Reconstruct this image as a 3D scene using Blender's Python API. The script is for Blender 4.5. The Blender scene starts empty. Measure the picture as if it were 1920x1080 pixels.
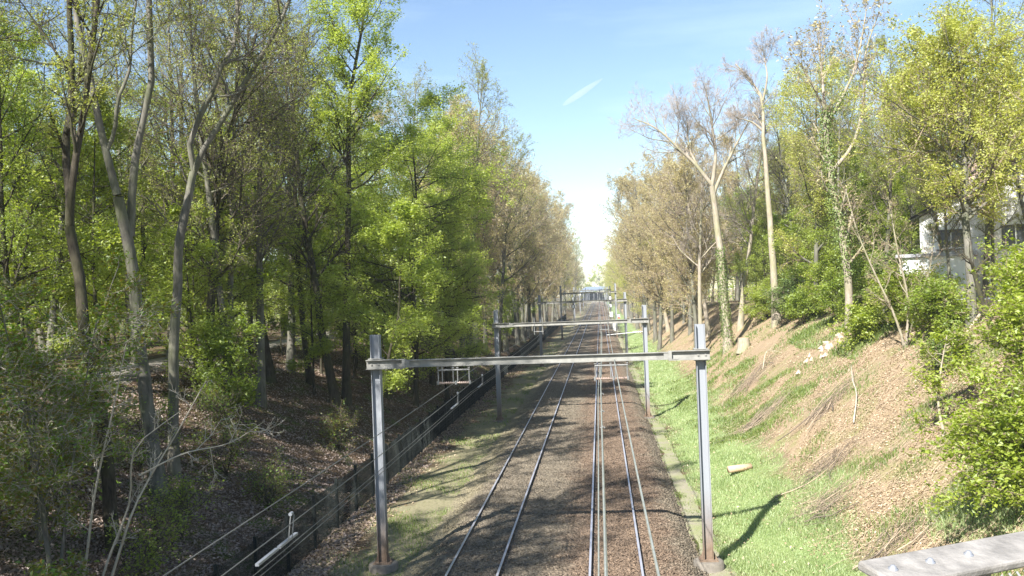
import bpy, math, random
import numpy as np

# ------------------------------------------------------------------ camera, world, sun, exposure
SC = bpy.context.scene
COL = SC.collection
RAD = math.radians
YAW, PITCH, ROLL = 0.0973793, 0.0053202, 0.0374168
CAM = np.array([-0.1646, 0.0, 8.1464])

def camera_setup():
    from mathutils import Matrix
    cy, sy = math.cos(YAW), math.sin(YAW)
    f = np.array([-sy, cy, 0.]); r = np.array([cy, sy, 0.]); u = np.array([0, 0, 1.])
    f2 = f*math.cos(PITCH) + u*math.sin(PITCH); u2 = u*math.cos(PITCH) - f*math.sin(PITCH)
    r3 = r*math.cos(ROLL) - u2*math.sin(ROLL); u3 = u2*math.cos(ROLL) + r*math.sin(ROLL)
    cd = bpy.data.cameras.new('camera'); co = bpy.data.objects.new('camera', cd); COL.objects.link(co)
    m = Matrix(((r3[0], u3[0], -f2[0], CAM[0]), (r3[1], u3[1], -f2[1], CAM[1]), (r3[2], u3[2], -f2[2], CAM[2]), (0, 0, 0, 1)))
    co.matrix_world = m
    cd.sensor_width = 36; cd.lens = 31.5; cd.clip_start = 0.1; cd.clip_end = 9000
    SC.camera = co
camera_setup()

SUN_EL = math.atan(1/math.hypot(.505, .97)); SUN_AZ = math.atan2(-.505, -.97)
W = bpy.data.worlds.new('World'); SC.world = W; W.use_nodes = True
def world_setup():
    nt = W.node_tree; N = nt.nodes; L = nt.links; N.clear()
    out = N.new('ShaderNodeOutputWorld'); bg = N.new('ShaderNodeBackground'); sky = N.new('ShaderNodeTexSky')
    sky.sky_type = 'NISHITA'; sky.sun_disc = False; sky.sun_elevation = SUN_EL; sky.sun_rotation = SUN_AZ % (2*math.pi)
    sky.altitude = 0; sky.air_density = 1.0; sky.dust_density = .15; sky.ozone_density = 1.6
    # thin high cirrus veils: a little white mixed in along stretched noise
    tc = N.new('ShaderNodeTexCoord'); mp = N.new('ShaderNodeMapping'); mp.inputs['Scale'].default_value = (1.2, 3.0, 9.0); mp.inputs['Rotation'].default_value = (.2, .15, .4)
    nz = N.new('ShaderNodeTexNoise'); nz.inputs['Scale'].default_value = 2.2; nz.inputs['Detail'].default_value = 7; nz.inputs['Roughness'].default_value = .55
    rp = N.new('ShaderNodeValToRGB'); rp.color_ramp.elements[0].position = .50; rp.color_ramp.elements[0].color = (0, 0, 0, 1)
    rp.color_ramp.elements[1].position = .78; rp.color_ramp.elements[1].color = (.22, .22, .22, 1)
    mx = N.new('ShaderNodeMixRGB'); mx.inputs[2].default_value = (6.2, 7.6, 9.0, 1)
    L.new(tc.outputs['Generated'], mp.inputs[0]); L.new(mp.outputs[0], nz.inputs['Vector']); L.new(nz.outputs[0], rp.inputs[0])
    L.new(rp.outputs[0], mx.inputs[0]); L.new(sky.outputs[0], mx.inputs[1]); L.new(mx.outputs[0], bg.inputs[0])
    bg.inputs[1].default_value = 0.07
    L.new(bg.outputs[0], out.inputs[0])
world_setup()
sd = bpy.data.lights.new('sun', 'SUN'); sd.energy = 4.6; sd.angle = RAD(.5); sd.color = (1, .965, .90)
so = bpy.data.objects.new('sun', sd); COL.objects.link(so)
from mathutils import Vector
so.rotation_euler = Vector((.505, .97, -1)).to_track_quat('-Z', 'Y').to_euler(); so.location = (-40, -60, 80)
SC.view_settings.view_transform = 'Standard'; SC.view_settings.look = 'None'
SC.view_settings.exposure = 1.55; SC.view_settings.gamma = 1
SC.cycles.max_bounces = 8; SC.cycles.diffuse_bounces = 5; SC.cycles.transmission_bounces = 5; SC.cycles.transparent_max_bounces = 8

# ------------------------------------------------------------------ materials
def node_mat(name):
    m = bpy.data.materials.new(name); m.use_nodes = True
    nt = m.node_tree; b = nt.nodes['Principled BSDF']
    return m, nt, nt.nodes, nt.links, b
def mul(c, k): return (min(c[0]*k, 1), min(c[1]*k, 1), min(c[2]*k, 1), 1)
def ramp(N, stops):
    r = N.new('ShaderNodeValToRGB'); e = r.color_ramp.elements
    while len(e) < len(stops): e.new(.5)
    for el, (p, c) in zip(e, stops): el.position = p; el.color = (c[0], c[1], c[2], 1)
    return r
def noise(N, L, vec, scale, detail=4, rough=.6):
    n = N.new('ShaderNodeTexNoise'); n.inputs['Scale'].default_value = scale; n.inputs['Detail'].default_value = detail; n.inputs['Roughness'].default_value = rough
    if vec is not None: L.new(vec, n.inputs['Vector'])
    return n
def mixc(N, L, fac, a, b):
    m = N.new('ShaderNodeMixRGB')
    for i, v in ((0, fac), (1, a), (2, b)):
        if hasattr(v, 'is_linked'): L.new(v, m.inputs[i])
        elif i == 0: m.inputs[0].default_value = v
        else: m.inputs[i].default_value = (v[0], v[1], v[2], 1)
    return m.outputs[0]
def math_node(N, L, op, a, b=None, clamp=False):
    m = N.new('ShaderNodeMath'); m.operation = op; m.use_clamp = clamp
    for i, v in ((0, a), (1, b)):
        if v is None: continue
        if hasattr(v, 'is_linked'): L.new(v, m.inputs[i])
        else: m.inputs[i].default_value = v
    return m.outputs[0]

def leaf_mat(name, cols, trans=.45, rough=.55):
    m, nt, N, L, b = node_mat(name)
    geo = N.new('ShaderNodeNewGeometry'); oi = N.new('ShaderNodeObjectInfo')
    tc = N.new('ShaderNodeTexCoord'); nz = noise(N, L, tc.outputs['Object'], .55, 2)
    a = math_node(N, L, 'MULTIPLY', geo.outputs['Random Per Island'], .55)
    c = math_node(N, L, 'MULTIPLY', nz.outputs[0], .55)
    s = math_node(N, L, 'ADD', a, c)
    d = math_node(N, L, 'MULTIPLY', oi.outputs['Random'], .22)
    s = math_node(N, L, 'ADD', s, d); s = math_node(N, L, 'SUBTRACT', s, .14, True)
    n = len(cols)
    r = ramp(N, [(i/(n-1), c_) for i, c_ in enumerate(cols)]); L.new(s, r.inputs[0])
    N.remove(b)
    out = [x for x in N if x.type == 'OUTPUT_MATERIAL'][0]
    df = N.new('ShaderNodeBsdfDiffuse'); tr = N.new('ShaderNodeBsdfTranslucent'); gl = N.new('ShaderNodeBsdfGlossy'); gl.inputs['Roughness'].default_value = rough
    gl.inputs['Color'].default_value = (.9, .95, 1, 1)
    hs = N.new('ShaderNodeHueSaturation'); hs.inputs['Saturation'].default_value = 1.1; hs.inputs['Value'].default_value = 1.35; L.new(r.outputs[0], hs.inputs['Color'])
    L.new(r.outputs[0], df.inputs[0]); L.new(hs.outputs[0], tr.inputs[0])
    m1 = N.new('ShaderNodeMixShader'); m1.inputs[0].default_value = trans; L.new(df.outputs[0], m1.inputs[1]); L.new(tr.outputs[0], m1.inputs[2])
    m2 = N.new('ShaderNodeMixShader'); m2.inputs[0].default_value = .05; L.new(m1.outputs[0], m2.inputs[1]); L.new(gl.outputs[0], m2.inputs[2])
    L.new(m2.outputs[0], out.inputs[0])
    return m
def bark_mat(name, dark, light, moss=None, scale=3.0, moss_amt=.5):
    m, nt, N, L, b = node_mat(name)
    tc = N.new('ShaderNodeTexCoord'); mp = N.new('ShaderNodeMapping'); mp.inputs['Scale'].default_value = (1, 1, .22)
    L.new(tc.outputs['Object'], mp.inputs[0])
    n1 = noise(N, L, mp.outputs[0], scale*3, 6, .65); n2 = noise(N, L, tc.outputs['Object'], .8, 4)
    r = ramp(N, [(.32, dark), (.66, light)]); L.new(n1.outputs[0], r.inputs[0]); col = r.outputs[0]
    if moss:
        rm = ramp(N, [(.42, (0, 0, 0)), (.62, (moss_amt,)*3)]); L.new(n2.outputs[0], rm.inputs[0]); col = mixc(N, L, rm.outputs[0], col, moss)
    L.new(col, b.inputs['Base Color']); b.inputs['Roughness'].default_value = .9; b.inputs['Specular IOR Level'].default_value = .2
    bp = N.new('ShaderNodeBump'); bp.inputs['Strength'].default_value = .5; bp.inputs['Distance'].default_value = .03; L.new(n1.outputs[0], bp.inputs['Height']); L.new(bp.outputs[0], b.inputs['Normal'])
    return m
def plain_mat(name, c, rough=.8, metal=0., var=.25, scale=6., bump=0.):
    m, nt, N, L, b = node_mat(name)
    tc = N.new('ShaderNodeTexCoord'); n1 = noise(N, L, tc.outputs['Object'], scale, 6, .65)
    r = ramp(N, [(.25, mul(c, 1-var)), (.75, mul(c, 1+var))]); L.new(n1.outputs[0], r.inputs[0]); L.new(r.outputs[0], b.inputs['Base Color'])
    b.inputs['Roughness'].default_value = rough; b.inputs['Metallic'].default_value = metal
    if bump:
        bp = N.new('ShaderNodeBump'); bp.inputs['Strength'].default_value = bump; bp.inputs['Distance'].default_value = .02; L.new(n1.outputs[0], bp.inputs['Height']); L.new(bp.outputs[0], b.inputs['Normal'])
    return m

M = {}
M['leaf_beech'] = leaf_mat('fresh_beech_leaf', [(.29, .36, .05), (.42, .49, .09), (.54, .57, .16)], .55)
M['leaf_bud'] = leaf_mat('budding_leaf', [(.20, .22, .035), (.31, .34, .06), (.43, .44, .11)], .5)
M['leaf_green'] = leaf_mat('understory_leaf', [(.14, .20, .02), (.27, .35, .04), (.41, .47, .08)], .55)
M['leaf_tan'] = leaf_mat('tan_catkin', [(.34, .27, .13), (.46, .39, .18), (.52, .48, .20)], .45)
M['leaf_olive'] = leaf_mat('olive_leaf', [(.30, .33, .05), (.43, .45, .08), (.54, .53, .13)], .5)
M['leaf_dark'] = leaf_mat('evergreen_leaf', [(.01, .03, .012), (.025, .06, .02), (.05, .09, .028)], .15)
M['leaf_maple'] = leaf_mat('young_maple_leaf', [(.22, .10, .03), (.20, .17, .02), (.15, .25, .02), (.26, .40, .04)], .5)
M['leaf_lime'] = leaf_mat('lime_sapling_leaf', [(.21, .28, .03), (.35, .42, .06), (.49, .52, .12)], .55)
M['leaf_ivy'] = leaf_mat('ivy_leaf', [(.07, .12, .02), (.14, .20, .035), (.22, .27, .06)], .25)
M['leaf_pale'] = leaf_mat('pale_blossom_bud', [(.34, .27, .12), (.44, .39, .18), (.55, .46, .32)], .35)
M['leaf_shrub'] = leaf_mat('bright_shrub_leaf', [(.18, .25, .02), (.32, .39, .04), (.46, .50, .09)], .55)
M['litter'] = leaf_mat('dead_leaf', [(.09, .066, .048), (.21, .155, .12), (.34, .265, .22), (.48, .40, .35)], .1)
M['litter_pale'] = leaf_mat('dry_pale_leaf', [(.17, .12, .07), (.34, .25, .15), (.46, .36, .235), (.60, .51, .37)], .1)
M['grass_blade'] = leaf_mat('grass_blade', [(.17, .24, .08), (.28, .37, .14), (.38, .45, .20), (.50, .49, .29)], .45)
M['weed'] = leaf_mat('verge_weed', [(.08, .13, .02), (.15, .21, .04), (.26, .29, .08)], .3)
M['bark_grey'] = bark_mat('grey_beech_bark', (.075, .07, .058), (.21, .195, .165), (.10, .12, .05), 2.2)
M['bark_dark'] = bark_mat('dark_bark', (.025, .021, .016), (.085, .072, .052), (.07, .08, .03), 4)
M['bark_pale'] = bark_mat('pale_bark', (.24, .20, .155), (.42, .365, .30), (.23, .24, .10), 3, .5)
M['twig_grey'] = plain_mat('grey_twig', (.13, .105, .08), .9)
M['twig_dark'] = plain_mat('dark_twig', (.055, .045, .033), .9)
M['twig_pale'] = plain_mat('pale_twig', (.32, .27, .23), .9)
M['twig_brown'] = plain_mat('brown_twig', (.27, .21, .145), .9)
M['stem_light'] = plain_mat('light_stem', (.40, .36, .29), .8)
M['stick'] = plain_mat('dry_stick', (.36, .28, .20), .9, var=.4)
M['cutwood'] = plain_mat('cut_wood', (.52, .36, .24), .85)
M['ballast'] = None

# ------------------------------------------------------------------ mesh helpers
def new_mesh(name, V, F4=None, F3=None, smooth=False, mats=(), midx=None):
    """V (n,3), quads (m,4), tris (t,3) -> mesh, built with foreach_set"""
    me = bpy.data.meshes.new(name)
    V = np.ascontiguousarray(V, np.float32)
    q = np.zeros((0, 4), np.int32) if F4 is None else np.asarray(F4, np.int32).reshape(-1, 4)
    t = np.zeros((0, 3), np.int32) if F3 is None else np.asarray(F3, np.int32).reshape(-1, 3)
    me.vertices.add(len(V)); me.vertices.foreach_set('co', V.ravel())
    nl = q.size + t.size; me.loops.add(nl); me.loops.foreach_set('vertex_index', np.concatenate([q.ravel(), t.ravel()]))
    npoly = len(q)+len(t); me.polygons.add(npoly)
    st = np.concatenate([np.arange(len(q))*4, q.size+np.arange(len(t))*3]).astype(np.int32)
    me.polygons.foreach_set('loop_start', st)
    me.polygons.foreach_set('use_smooth', np.full(npoly, bool(smooth)))
    for m in mats: me.materials.append(m)
    if midx is not None: me.polygons.foreach_set('material_index', np.asarray(midx, np.int32))
    me.update(calc_edges=True)
    return me
def link(name, me, parent=None, loc=None, rot=None):
    o = bpy.data.objects.new(name, me); COL.objects.link(o)
    if parent is not None: o.parent = parent
    if loc is not None: o.location = loc
    if rot is not None: o.rotation_euler = rot
    return o
def tag(o, label=None, cat=None, group=None, kind=None):
    if label: o['label'] = label
    if cat: o['category'] = cat
    if group: o['group'] = group
    if kind: o['kind'] = kind
    return o
def thing(name, label, cat, loc=(0, 0, 0), rz=0, group=None):
    o = bpy.data.objects.new(name, None); COL.objects.link(o); o.location = loc; o.rotation_euler = (0, 0, rz)
    o.empty_display_size = .2
    return tag(o, label, cat, group)
def copy_tree(o, parent=None):
    c = o.copy(); COL.objects.link(c)
    if parent is not None: c.parent = parent
    for ch in list(o.children): copy_tree(ch, c)
    return c

class MB:
    """collects boxes, tubes and lathes, builds one mesh object"""
    def __init__(s): s.V = []; s.Q = []; s.T = []; s.mq = []; s.mt = []; s.n = 0
    def add(s, V, Q=None, T=None, mat=0):
        V = np.asarray(V, float)
        if Q is not None and len(Q): s.Q.append(np.asarray(Q)+s.n); s.mq.append(np.full(len(Q), mat))
        if T is not None and len(T): s.T.append(np.asarray(T)+s.n); s.mt.append(np.full(len(T), mat))
        s.V.append(V); s.n += len(V); return s
    def box(s, c, d, mat=0, R=None):
        x, y, z = np.array(d)/2
        v = np.array([[-x, -y, -z], [x, -y, -z], [x, y, -z], [-x, y, -z], [-x, -y, z], [x, -y, z], [x, y, z], [-x, y, z]])
        if R is not None: v = v @ np.asarray(R).T
        return s.add(v+np.array(c), [[0, 3, 2, 1], [4, 5, 6, 7], [0, 1, 5, 4], [1, 2, 6, 5], [2, 3, 7, 6], [3, 0, 4, 7]], mat=mat)
    def tube(s, pts, rad, n=8, mat=0, cap=True):
        P = np.asarray(pts, float)[None]; Rr = np.broadcast_to(np.asarray(rad, float), (P.shape[1],))[None]
        V, Q = tubes(P, Rr, n); k = P.shape[1]; s.add(V, Q, mat=mat)
        if cap:
            b = s.n-len(V)
            T = [[0, i+1, i] for i in range(1, n-1)]; T += [[(k-1)*n, (k-1)*n+i, (k-1)*n+i+1] for i in range(1, n-1)]
            s.T.append(np.array(T)+b); s.mt.append(np.full(len(T), mat))
        return s
    def lathe(s, prof, c=(0, 0, 0), n=16, mat=0):
        a = np.arange(n)*2*math.pi/n; V = []
        for r, z in prof: V.append(np.stack([r*np.cos(a), r*np.sin(a), np.full(n, z)], 1))
        V = np.concatenate(V)+np.array(c); Q = []
        for i in range(len(prof)-1):
            for j in range(n): Q.append([i*n+j, i*n+(j+1) % n, (i+1)*n+(j+1) % n, (i+1)*n+j])
        return s.add(V, Q, mat=mat)
    def prism(s, poly, y0, y1, mat=0):
        """polygon in (x, z) swept along y (caps as fans around the centroid)"""
        p = np.asarray(poly, float); n = len(p)
        V = np.concatenate([np.stack([p[:, 0], np.full(n, y0), p[:, 1]], 1), np.stack([p[:, 0], np.full(n, y1), p[:, 1]], 1)])
        Q = [[i, (i+1) % n, n+(i+1) % n, n+i] for i in range(n)]
        return s.add(V, Q, mat=mat)
    def mesh(s, name, mats, smooth=False):
        V = np.concatenate(s.V); Q = np.concatenate(s.Q) if s.Q else None; T = np.concatenate(s.T) if s.T else None
        mi = np.concatenate(s.mq+s.mt) if (s.mq or s.mt) else None
        return new_mesh(name, V, Q, T, smooth, mats, mi)
    def build(s, name, mats, parent=None, smooth=False, loc=None, rot=None):
        return link(name, s.mesh(name, mats if isinstance(mats, (list, tuple)) else [mats], smooth), parent, loc, rot)

def norm(a): return a/np.maximum(np.linalg.norm(a, axis=-1, keepdims=True), 1e-9)
def tubes(P, R, n):
    """P (N,k,3), R (N,k) -> verts, quads of n-sided open tubes"""
    N, k, _ = P.shape
    T = norm(np.gradient(P, axis=1))
    ref = np.where(np.abs(T[:, :1, 2:3]) > .8, np.array([1., 0, 0]), np.array([0, 0, 1.]))
    U = norm(np.cross(T, np.broadcast_to(ref, T.shape))); Wv = np.cross(T, U)
    a = np.arange(n)*2*math.pi/n
    V = P[:, :, None] + R[:, :, None, None]*(np.cos(a)[:, None]*U[:, :, None] + np.sin(a)[:, None]*Wv[:, :, None])
    base = (np.arange(N)*k*n)[:, None, None] + (np.arange(k-1)*n)[None, :, None]
    j = np.arange(n); j2 = (j+1) % n
    Q = np.stack([base+j, base+j2, base+n+j2, base+n+j], -1).reshape(-1, 4)
    return V.reshape(-1, 3), Q

# ------------------------------------------------------------------ terrain
def sst(a, b, x):
    t = np.clip((x-a)/(b-a), 0, 1); return t*t*(3-2*t)
_rs = np.random.RandomState(5)
_waves = [(_rs.uniform(-1, 1)*f, _rs.uniform(-1, 1)*f, _rs.uniform(0, 6.28), a) for f, a in [(.25, .10), (.3, .10), (.6, .06), (.7, .06), (1.3, .035), (1.6, .03), (2.6, .02), (3.3, .018), (5, .012), (6, .01)]]
def bumps(X, Y):
    s = 0
    for kx, ky, p, a in _waves: s = s + a*np.sin(kx*X+ky*Y+p)
    return s
def height(X, Y):
    X = np.asarray(X, float); Y = np.asarray(Y, float)
    fall = 1-.72*sst(70, 330, Y)
    z = np.full(np.broadcast(X, Y).shape, -.45)
    r = np.interp(X, [3.9, 4.6, 7.0, 14.6], [0, .1, 1.0, 6.7])*fall
    r = np.maximum(r-.3*np.exp(-((X-14.6)/1.2)**2)*fall, 0)
    hl = 5.3*fall
    l = np.clip((-10.3-X)*.5, 0, None); l = np.maximum(np.minimum(l, hl)-.35*np.exp(-((l-hl)/.8)**2), 0)
    w = sst(4.2, 8, X) + sst(-9.9, -12.5, X)*1.2 + .12
    return z+r+l+bumps(X, Y)*w
def gz(x, y): return float(height(np.array([x]), np.array([y]))[0])

def sheet(name, xs, ys, zf, mat, kind='structure', label=None):
    X, Y = np.meshgrid(xs, ys); Z = zf(X, Y); V = np.stack([X, Y, Z], -1).reshape(-1, 3)
    nx, ny = len(xs), len(ys); i = np.arange(nx-1)[None]+np.arange(ny-1)[:, None]*nx
    Q = np.stack([i, i+1, i+1+nx, i+nx], -1).reshape(-1, 4)
    o = link(name, new_mesh(name, V, Q, None, True, [mat])); o['kind'] = kind
    if label: o['label'] = label
    return o
def ground_mat():
    m, nt, N, L, b = node_mat('bank_soil')
    geo = N.new('ShaderNodeNewGeometry'); sp = N.new('ShaderNodeSeparateXYZ'); L.new(geo.outputs['Position'], sp.inputs[0])
    pos = geo.outputs['Position']
    n1 = noise(N, L, pos, .7, 5); n2 = noise(N, L, pos, 7, 5, .7); n3 = noise(N, L, pos, 30, 3, .7)
    soil = ramp(N, [(.3, (.055, .038, .024)), (.5, (.13, .088, .056)), (.72, (.25, .18, .125))]); L.new(n2.outputs[0], soil.inputs[0])
    soil2 = mixc(N, L, n3.outputs[0], mixc(N, L, .5, soil.outputs[0], (.05, .034, .02)), soil.outputs[0])
    moss = ramp(N, [(.3, (.05, .085, .015)), (.7, (.13, .19, .04))]); L.new(n2.outputs[0], moss.inputs[0])
    mm = ramp(N, [(.50, (0, 0, 0)), (.66, (.75,)*3)]); L.new(n1.outputs[0], mm.inputs[0])
    col = mixc(N, L, mm.outputs[0], soil2, moss.outputs[0])
    # right verge: mown grass between the path and the foot of the bank
    gr = ramp(N, [(.3, (.15, .20, .075)), (.7, (.26, .32, .14))]); L.new(n2.outputs[0], gr.inputs[0])
    wob = math_node(N, L, 'MULTIPLY', math_node(N, L, 'SUBTRACT', n1.outputs[0], .5), 4.5)
    xx = math_node(N, L, 'ADD', sp.outputs[0], wob)
    lo = math_node(N, L, 'MULTIPLY', math_node(N, L, 'SUBTRACT', xx, 3.4), 1.6, True)
    hi = math_node(N, L, 'MULTIPLY', math_node(N, L, 'SUBTRACT', 7.4, xx), .9, True)
    vg = math_node(N, L, 'MULTIPLY', lo, hi)
    col = mixc(N, L, vg, col, gr.outputs[0])
    # dry mulch of last year's leaves over the cleared right bank
    rb = math_node(N, L, 'MULTIPLY', math_node(N, L, 'SUBTRACT', xx, 6.4), .8, True)
    mul_ = ramp(N, [(.3, (.16, .115, .07)), (.5, (.29, .215, .14)), (.7, (.43, .34, .24))]); L.new(n3.outputs[0], mul_.inputs[0])
    mul2 = mixc(N, L, mm.outputs[0], mul_.outputs[0], (.20, .21, .08))
    col = mixc(N, L, math_node(N, L, 'MULTIPLY', rb, math_node(N, L, 'SUBTRACT', 1, vg)), col, mul2)
    # left verge between ballast and fence: thin moss and sand
    lo2 = math_node(N, L, 'MULTIPLY', math_node(N, L, 'ADD', xx, 9.2), 1.2, True); hi2 = math_node(N, L, 'MULTIPLY', math_node(N, L, 'SUBTRACT', -5.5, xx), 1.2, True)
    vl = math_node(N, L, 'MULTIPLY', lo2, hi2)
    vs = ramp(N, [(.3, (.13, .13, .06)), (.55, (.26, .23, .15)), (.75, (.12, .17, .045))]); L.new(n2.outputs[0], vs.inputs[0])
    col = mixc(N, L, vl, col, vs.outputs[0])
    L.new(col, b.inputs['Base Color']); b.inputs['Roughness'].default_value = .95; b.inputs['Specular IOR Level'].default_value = .1
    bp = N.new('ShaderNodeBump'); bp.inputs['Strength'].default_value = .8; bp.inputs['Distance'].default_value = .06; L.new(n2.outputs[0], bp.inputs['Height']); L.new(bp.outputs[0], b.inputs['Normal'])
    return m
def ballast_mat():
    m, nt, N, L, b = node_mat('ballast')
    geo = N.new('ShaderNodeNewGeometry'); sp = N.new('ShaderNodeSeparateXYZ'); L.new(geo.outputs['Position'], sp.inputs[0]); pos = geo.outputs['Position']
    vo = N.new('ShaderNodeTexVoronoi'); vo.inputs['Scale'].default_value = 16; L.new(pos, vo.inputs['Vector'])
    n1 = noise(N, L, pos, .8, 5); n2 = noise(N, L, pos, 14, 4, .7)
    g = ramp(N, [(.2, (.085, .068, .05)), (.5, (.18, .15, .112)), (.8, (.31, .265, .205))]); L.new(n2.outputs[0], g.inputs[0])
    rr = ramp(N, [(.2, (.085, .058, .04)), (.5, (.18, .13, .093)), (.8, (.31, .235, .175))]); L.new(n2.outputs[0], rr.inputs[0])
    # rust staining around the right-hand track
    x1 = math_node(N, L, 'ADD', sp.outputs[0], math_node(N, L, 'MULTIPLY', math_node(N, L, 'SUBTRACT', n1.outputs[0], .5), 2.5))
    f = math_node(N, L, 'MULTIPLY', math_node(N, L, 'ADD', x1, 2.2), .9, True)
    f2 = math_node(N, L, 'MULTIPLY', math_node(N, L, 'SUBTRACT', 2.3, x1), 1.2, True)
    col = mixc(N, L, math_node(N, L, 'MULTIPLY', f, f2), g.outputs[0], rr.outputs[0])
    cell = N.new('ShaderNodeSeparateColor'); L.new(vo.outputs['Color'], cell.inputs[0])
    br = ramp(N, [(0, (.55,)*3), (1, (1.35,)*3)]); L.new(cell.outputs[0], br.inputs[0])
    mm = N.new('ShaderNodeMixRGB'); mm.blend_type = 'MULTIPLY'; mm.inputs[0].default_value = 1; L.new(col, mm.inputs[1]); L.new(br.outputs[0], mm.inputs[2])
    # sandy fines along the left shoulder
    sa = math_node(N, L, 'MULTIPLY', math_node(N, L, 'SUBTRACT', -5.2, x1), 1.3, True)
    sand = ramp(N, [(.3, (.16, .14, .085)), (.7, (.33, .29, .19))]); L.new(n2.outputs[0], sand.inputs[0])
    col = mixc(N, L, math_node(N, L, 'MULTIPLY', sa, .75), mm.outputs[0], sand.outputs[0])
    L.new(col, b.inputs['Base Color']); b.inputs['Roughness'].default_value = .95; b.inputs['Specular IOR Level'].default_value = .15
    bp = N.new('ShaderNodeBump'); bp.inputs['Strength'].default_value = 1; bp.inputs['Distance'].default_value = .05; L.new(vo.outputs['Distance'], bp.inputs['Height']); bp.invert = True; L.new(bp.outputs[0], b.inputs['Normal'])
    return m
def path_mat():
    m, nt, N, L, b = node_mat('sandy_path')
    geo = N.new('ShaderNodeNewGeometry'); pos = geo.outputs['Position']
    n1 = noise(N, L, pos, 1.1, 5); n2 = noise(N, L, pos, 18, 4, .7)
    s = ramp(N, [(.3, (.20, .175, .13)), (.7, (.32, .285, .22))]); L.new(n2.outputs[0], s.inputs[0])
    g = ramp(N, [(.3, (.15, .18, .06)), (.7, (.27, .29, .12))]); L.new(n2.outputs[0], g.inputs[0])
    f = ramp(N, [(.36, (0, 0, 0)), (.62, (.8,)*3)]); L.new(n1.outputs[0], f.inputs[0])
    L.new(mixc(N, L, f.outputs[0], s.outputs[0], g.outputs[0]), b.inputs['Base Color']); b.inputs['Roughness'].default_value = .95
    bp = N.new('ShaderNodeBump'); bp.inputs['Strength'].default_value = .6; bp.inputs['Distance'].default_value = .03; L.new(n2.outputs[0], bp.inputs['Height']); L.new(bp.outputs[0], b.inputs['Normal'])
    return m
M['ground'] = ground_mat(); M['ballast'] = ballast_mat(); M['path'] = path_mat()

xs = np.unique(np.round(np.concatenate([np.linspace(-900, -60, 15), np.linspace(-60, -24, 37), np.arange(-24, 20, .28), np.linspace(20, 60, 31), np.linspace(60, 900, 15)]), 3))
ys = np.unique(np.round(np.concatenate([np.linspace(-60, 8, 18), np.arange(8, 70, .32), np.arange(70, 160, .8), np.arange(160, 400, 3), np.linspace(400, 1250, 30)]), 3))
sheet('ground', xs, ys, height, M['ground'], label='leaf strewn soil of the railway cutting and the wood floor')

def bed_z(X, Y):
    z = np.interp(X, [-7.0, -6.5, -5.9, -5.5, -5.1, -3.5, -2.6, -1.7, 0, 1.5, 2.0, 2.6, 2.9], [-.62, -.40, -.30, -.13, -.10, -.14, -.19, -.15, -.14, -.11, -.15, -.42, -.62])
    rng = np.random.RandomState(3)
    n = rng.normal(0, .016, np.broadcast(X, Y).shape)
    lump = .03*np.sin(Y*2.1+1.7*np.sin(X*1.1))*np.exp(-((X+5.7)/.7)**2) + .02*np.sin(Y*5.2+X*2)*np.exp(-((X+4.2)/3)**2) + .025*np.sin(Y*10.47)*np.exp(-((X-.0)/3.2)**2)*.5
    return z+n*(np.abs(X+2)<4.8)+lump+bumps(X*2, Y*2)*.08
xs2 = np.arange(-7.0, 2.95, .09); ys2 = np.unique(np.round(np.concatenate([np.arange(12, 70, .11), np.arange(70, 140, .35), np.arange(140, 620, 2.5)]), 3))
sheet('track_bed', xs2, ys2, bed_z, M['ballast'], label='stone ballast bed under the two railway tracks')
def path_z(X, Y): return height(X, Y)+.025-.05*np.abs((X-3.05-.12*np.sin(Y*.7)-.1*np.sin(Y*1.9))/.58)**2
xs3 = np.linspace(2.3, 4.35, 14); sheet('sandy_path', xs3, np.unique(np.concatenate([np.arange(12, 90, .32), np.arange(90, 400, 4)])), path_z, M['path'], label='narrow sandy path beside the right track')

# ------------------------------------------------------------------ scattered stuff (uncountable)
def rand_quads(P, size, rng, tilt=.5, aspect=.6, nrm=None, fold=.15):
    n = len(P)
    nr = norm(rng.normal(0, tilt, (n, 3)) + (np.array([0, 0, 1.]) if nrm is None else nrm))
    t = norm(np.cross(nr, norm(rng.normal(0, 1, (n, 3))))); bt = np.cross(nr, t)
    s = size[:, None] if hasattr(size, 'shape') else size
    V = np.stack([P-t*s*.5, P-bt*s*aspect*.5+nr*s*fold, P+t*s*.5, P+bt*s*aspect*.5+nr*s*fold], 1).reshape(-1, 3)
    return V, np.arange(4*n).reshape(-1, 4)
def litter(name, n, xr, y0, y1, mat, size, seed, lift=.02, label=None, mask=None, tilt=.45):
    rng = np.random.RandomState(seed)
    Y = 1/(1/y0-rng.rand(n)*(1/y0-1/y1))          # denser near the viewer's end
    X = xr[0]+rng.rand(n)*(xr[1]-xr[0])
    if mask is not None:
        k = mask(X, Y, rng); X, Y = X[k], Y[k]
    Z = height(X, Y)+lift*rng.uniform(.2, 2.2, len(X))
    V, Q = rand_quads(np.stack([X, Y, Z], 1), size*rng.uniform(.6, 1.35, len(X)), rng, tilt)
    o = link(name, new_mesh(name, V, Q, None, False, [mat])); tag(o, label, None, None, 'stuff'); return o
pm = lambda f, s, t: (lambda X, Y, r: (np.sin(X*f+1.3*np.sin(Y*f*.8))+np.sin(Y*f*1.3+X*f*.4)+r.normal(0, s, len(X))) > t)
litter('leaf_litter', 150000, (-24, -9.0), 14, 130, M['litter'], .115, 1, label='dead brown leaves covering the left bank')
litter('leaf_litter', 26000, (-10.6, -7.6), 16, 130, M['litter_pale'], .11, 2, label='dry leaves blown along the foot of the dark fence', mask=lambda X, Y, r: r.rand(len(X)) < np.exp(-((X+9.6)/.75)**2))
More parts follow.
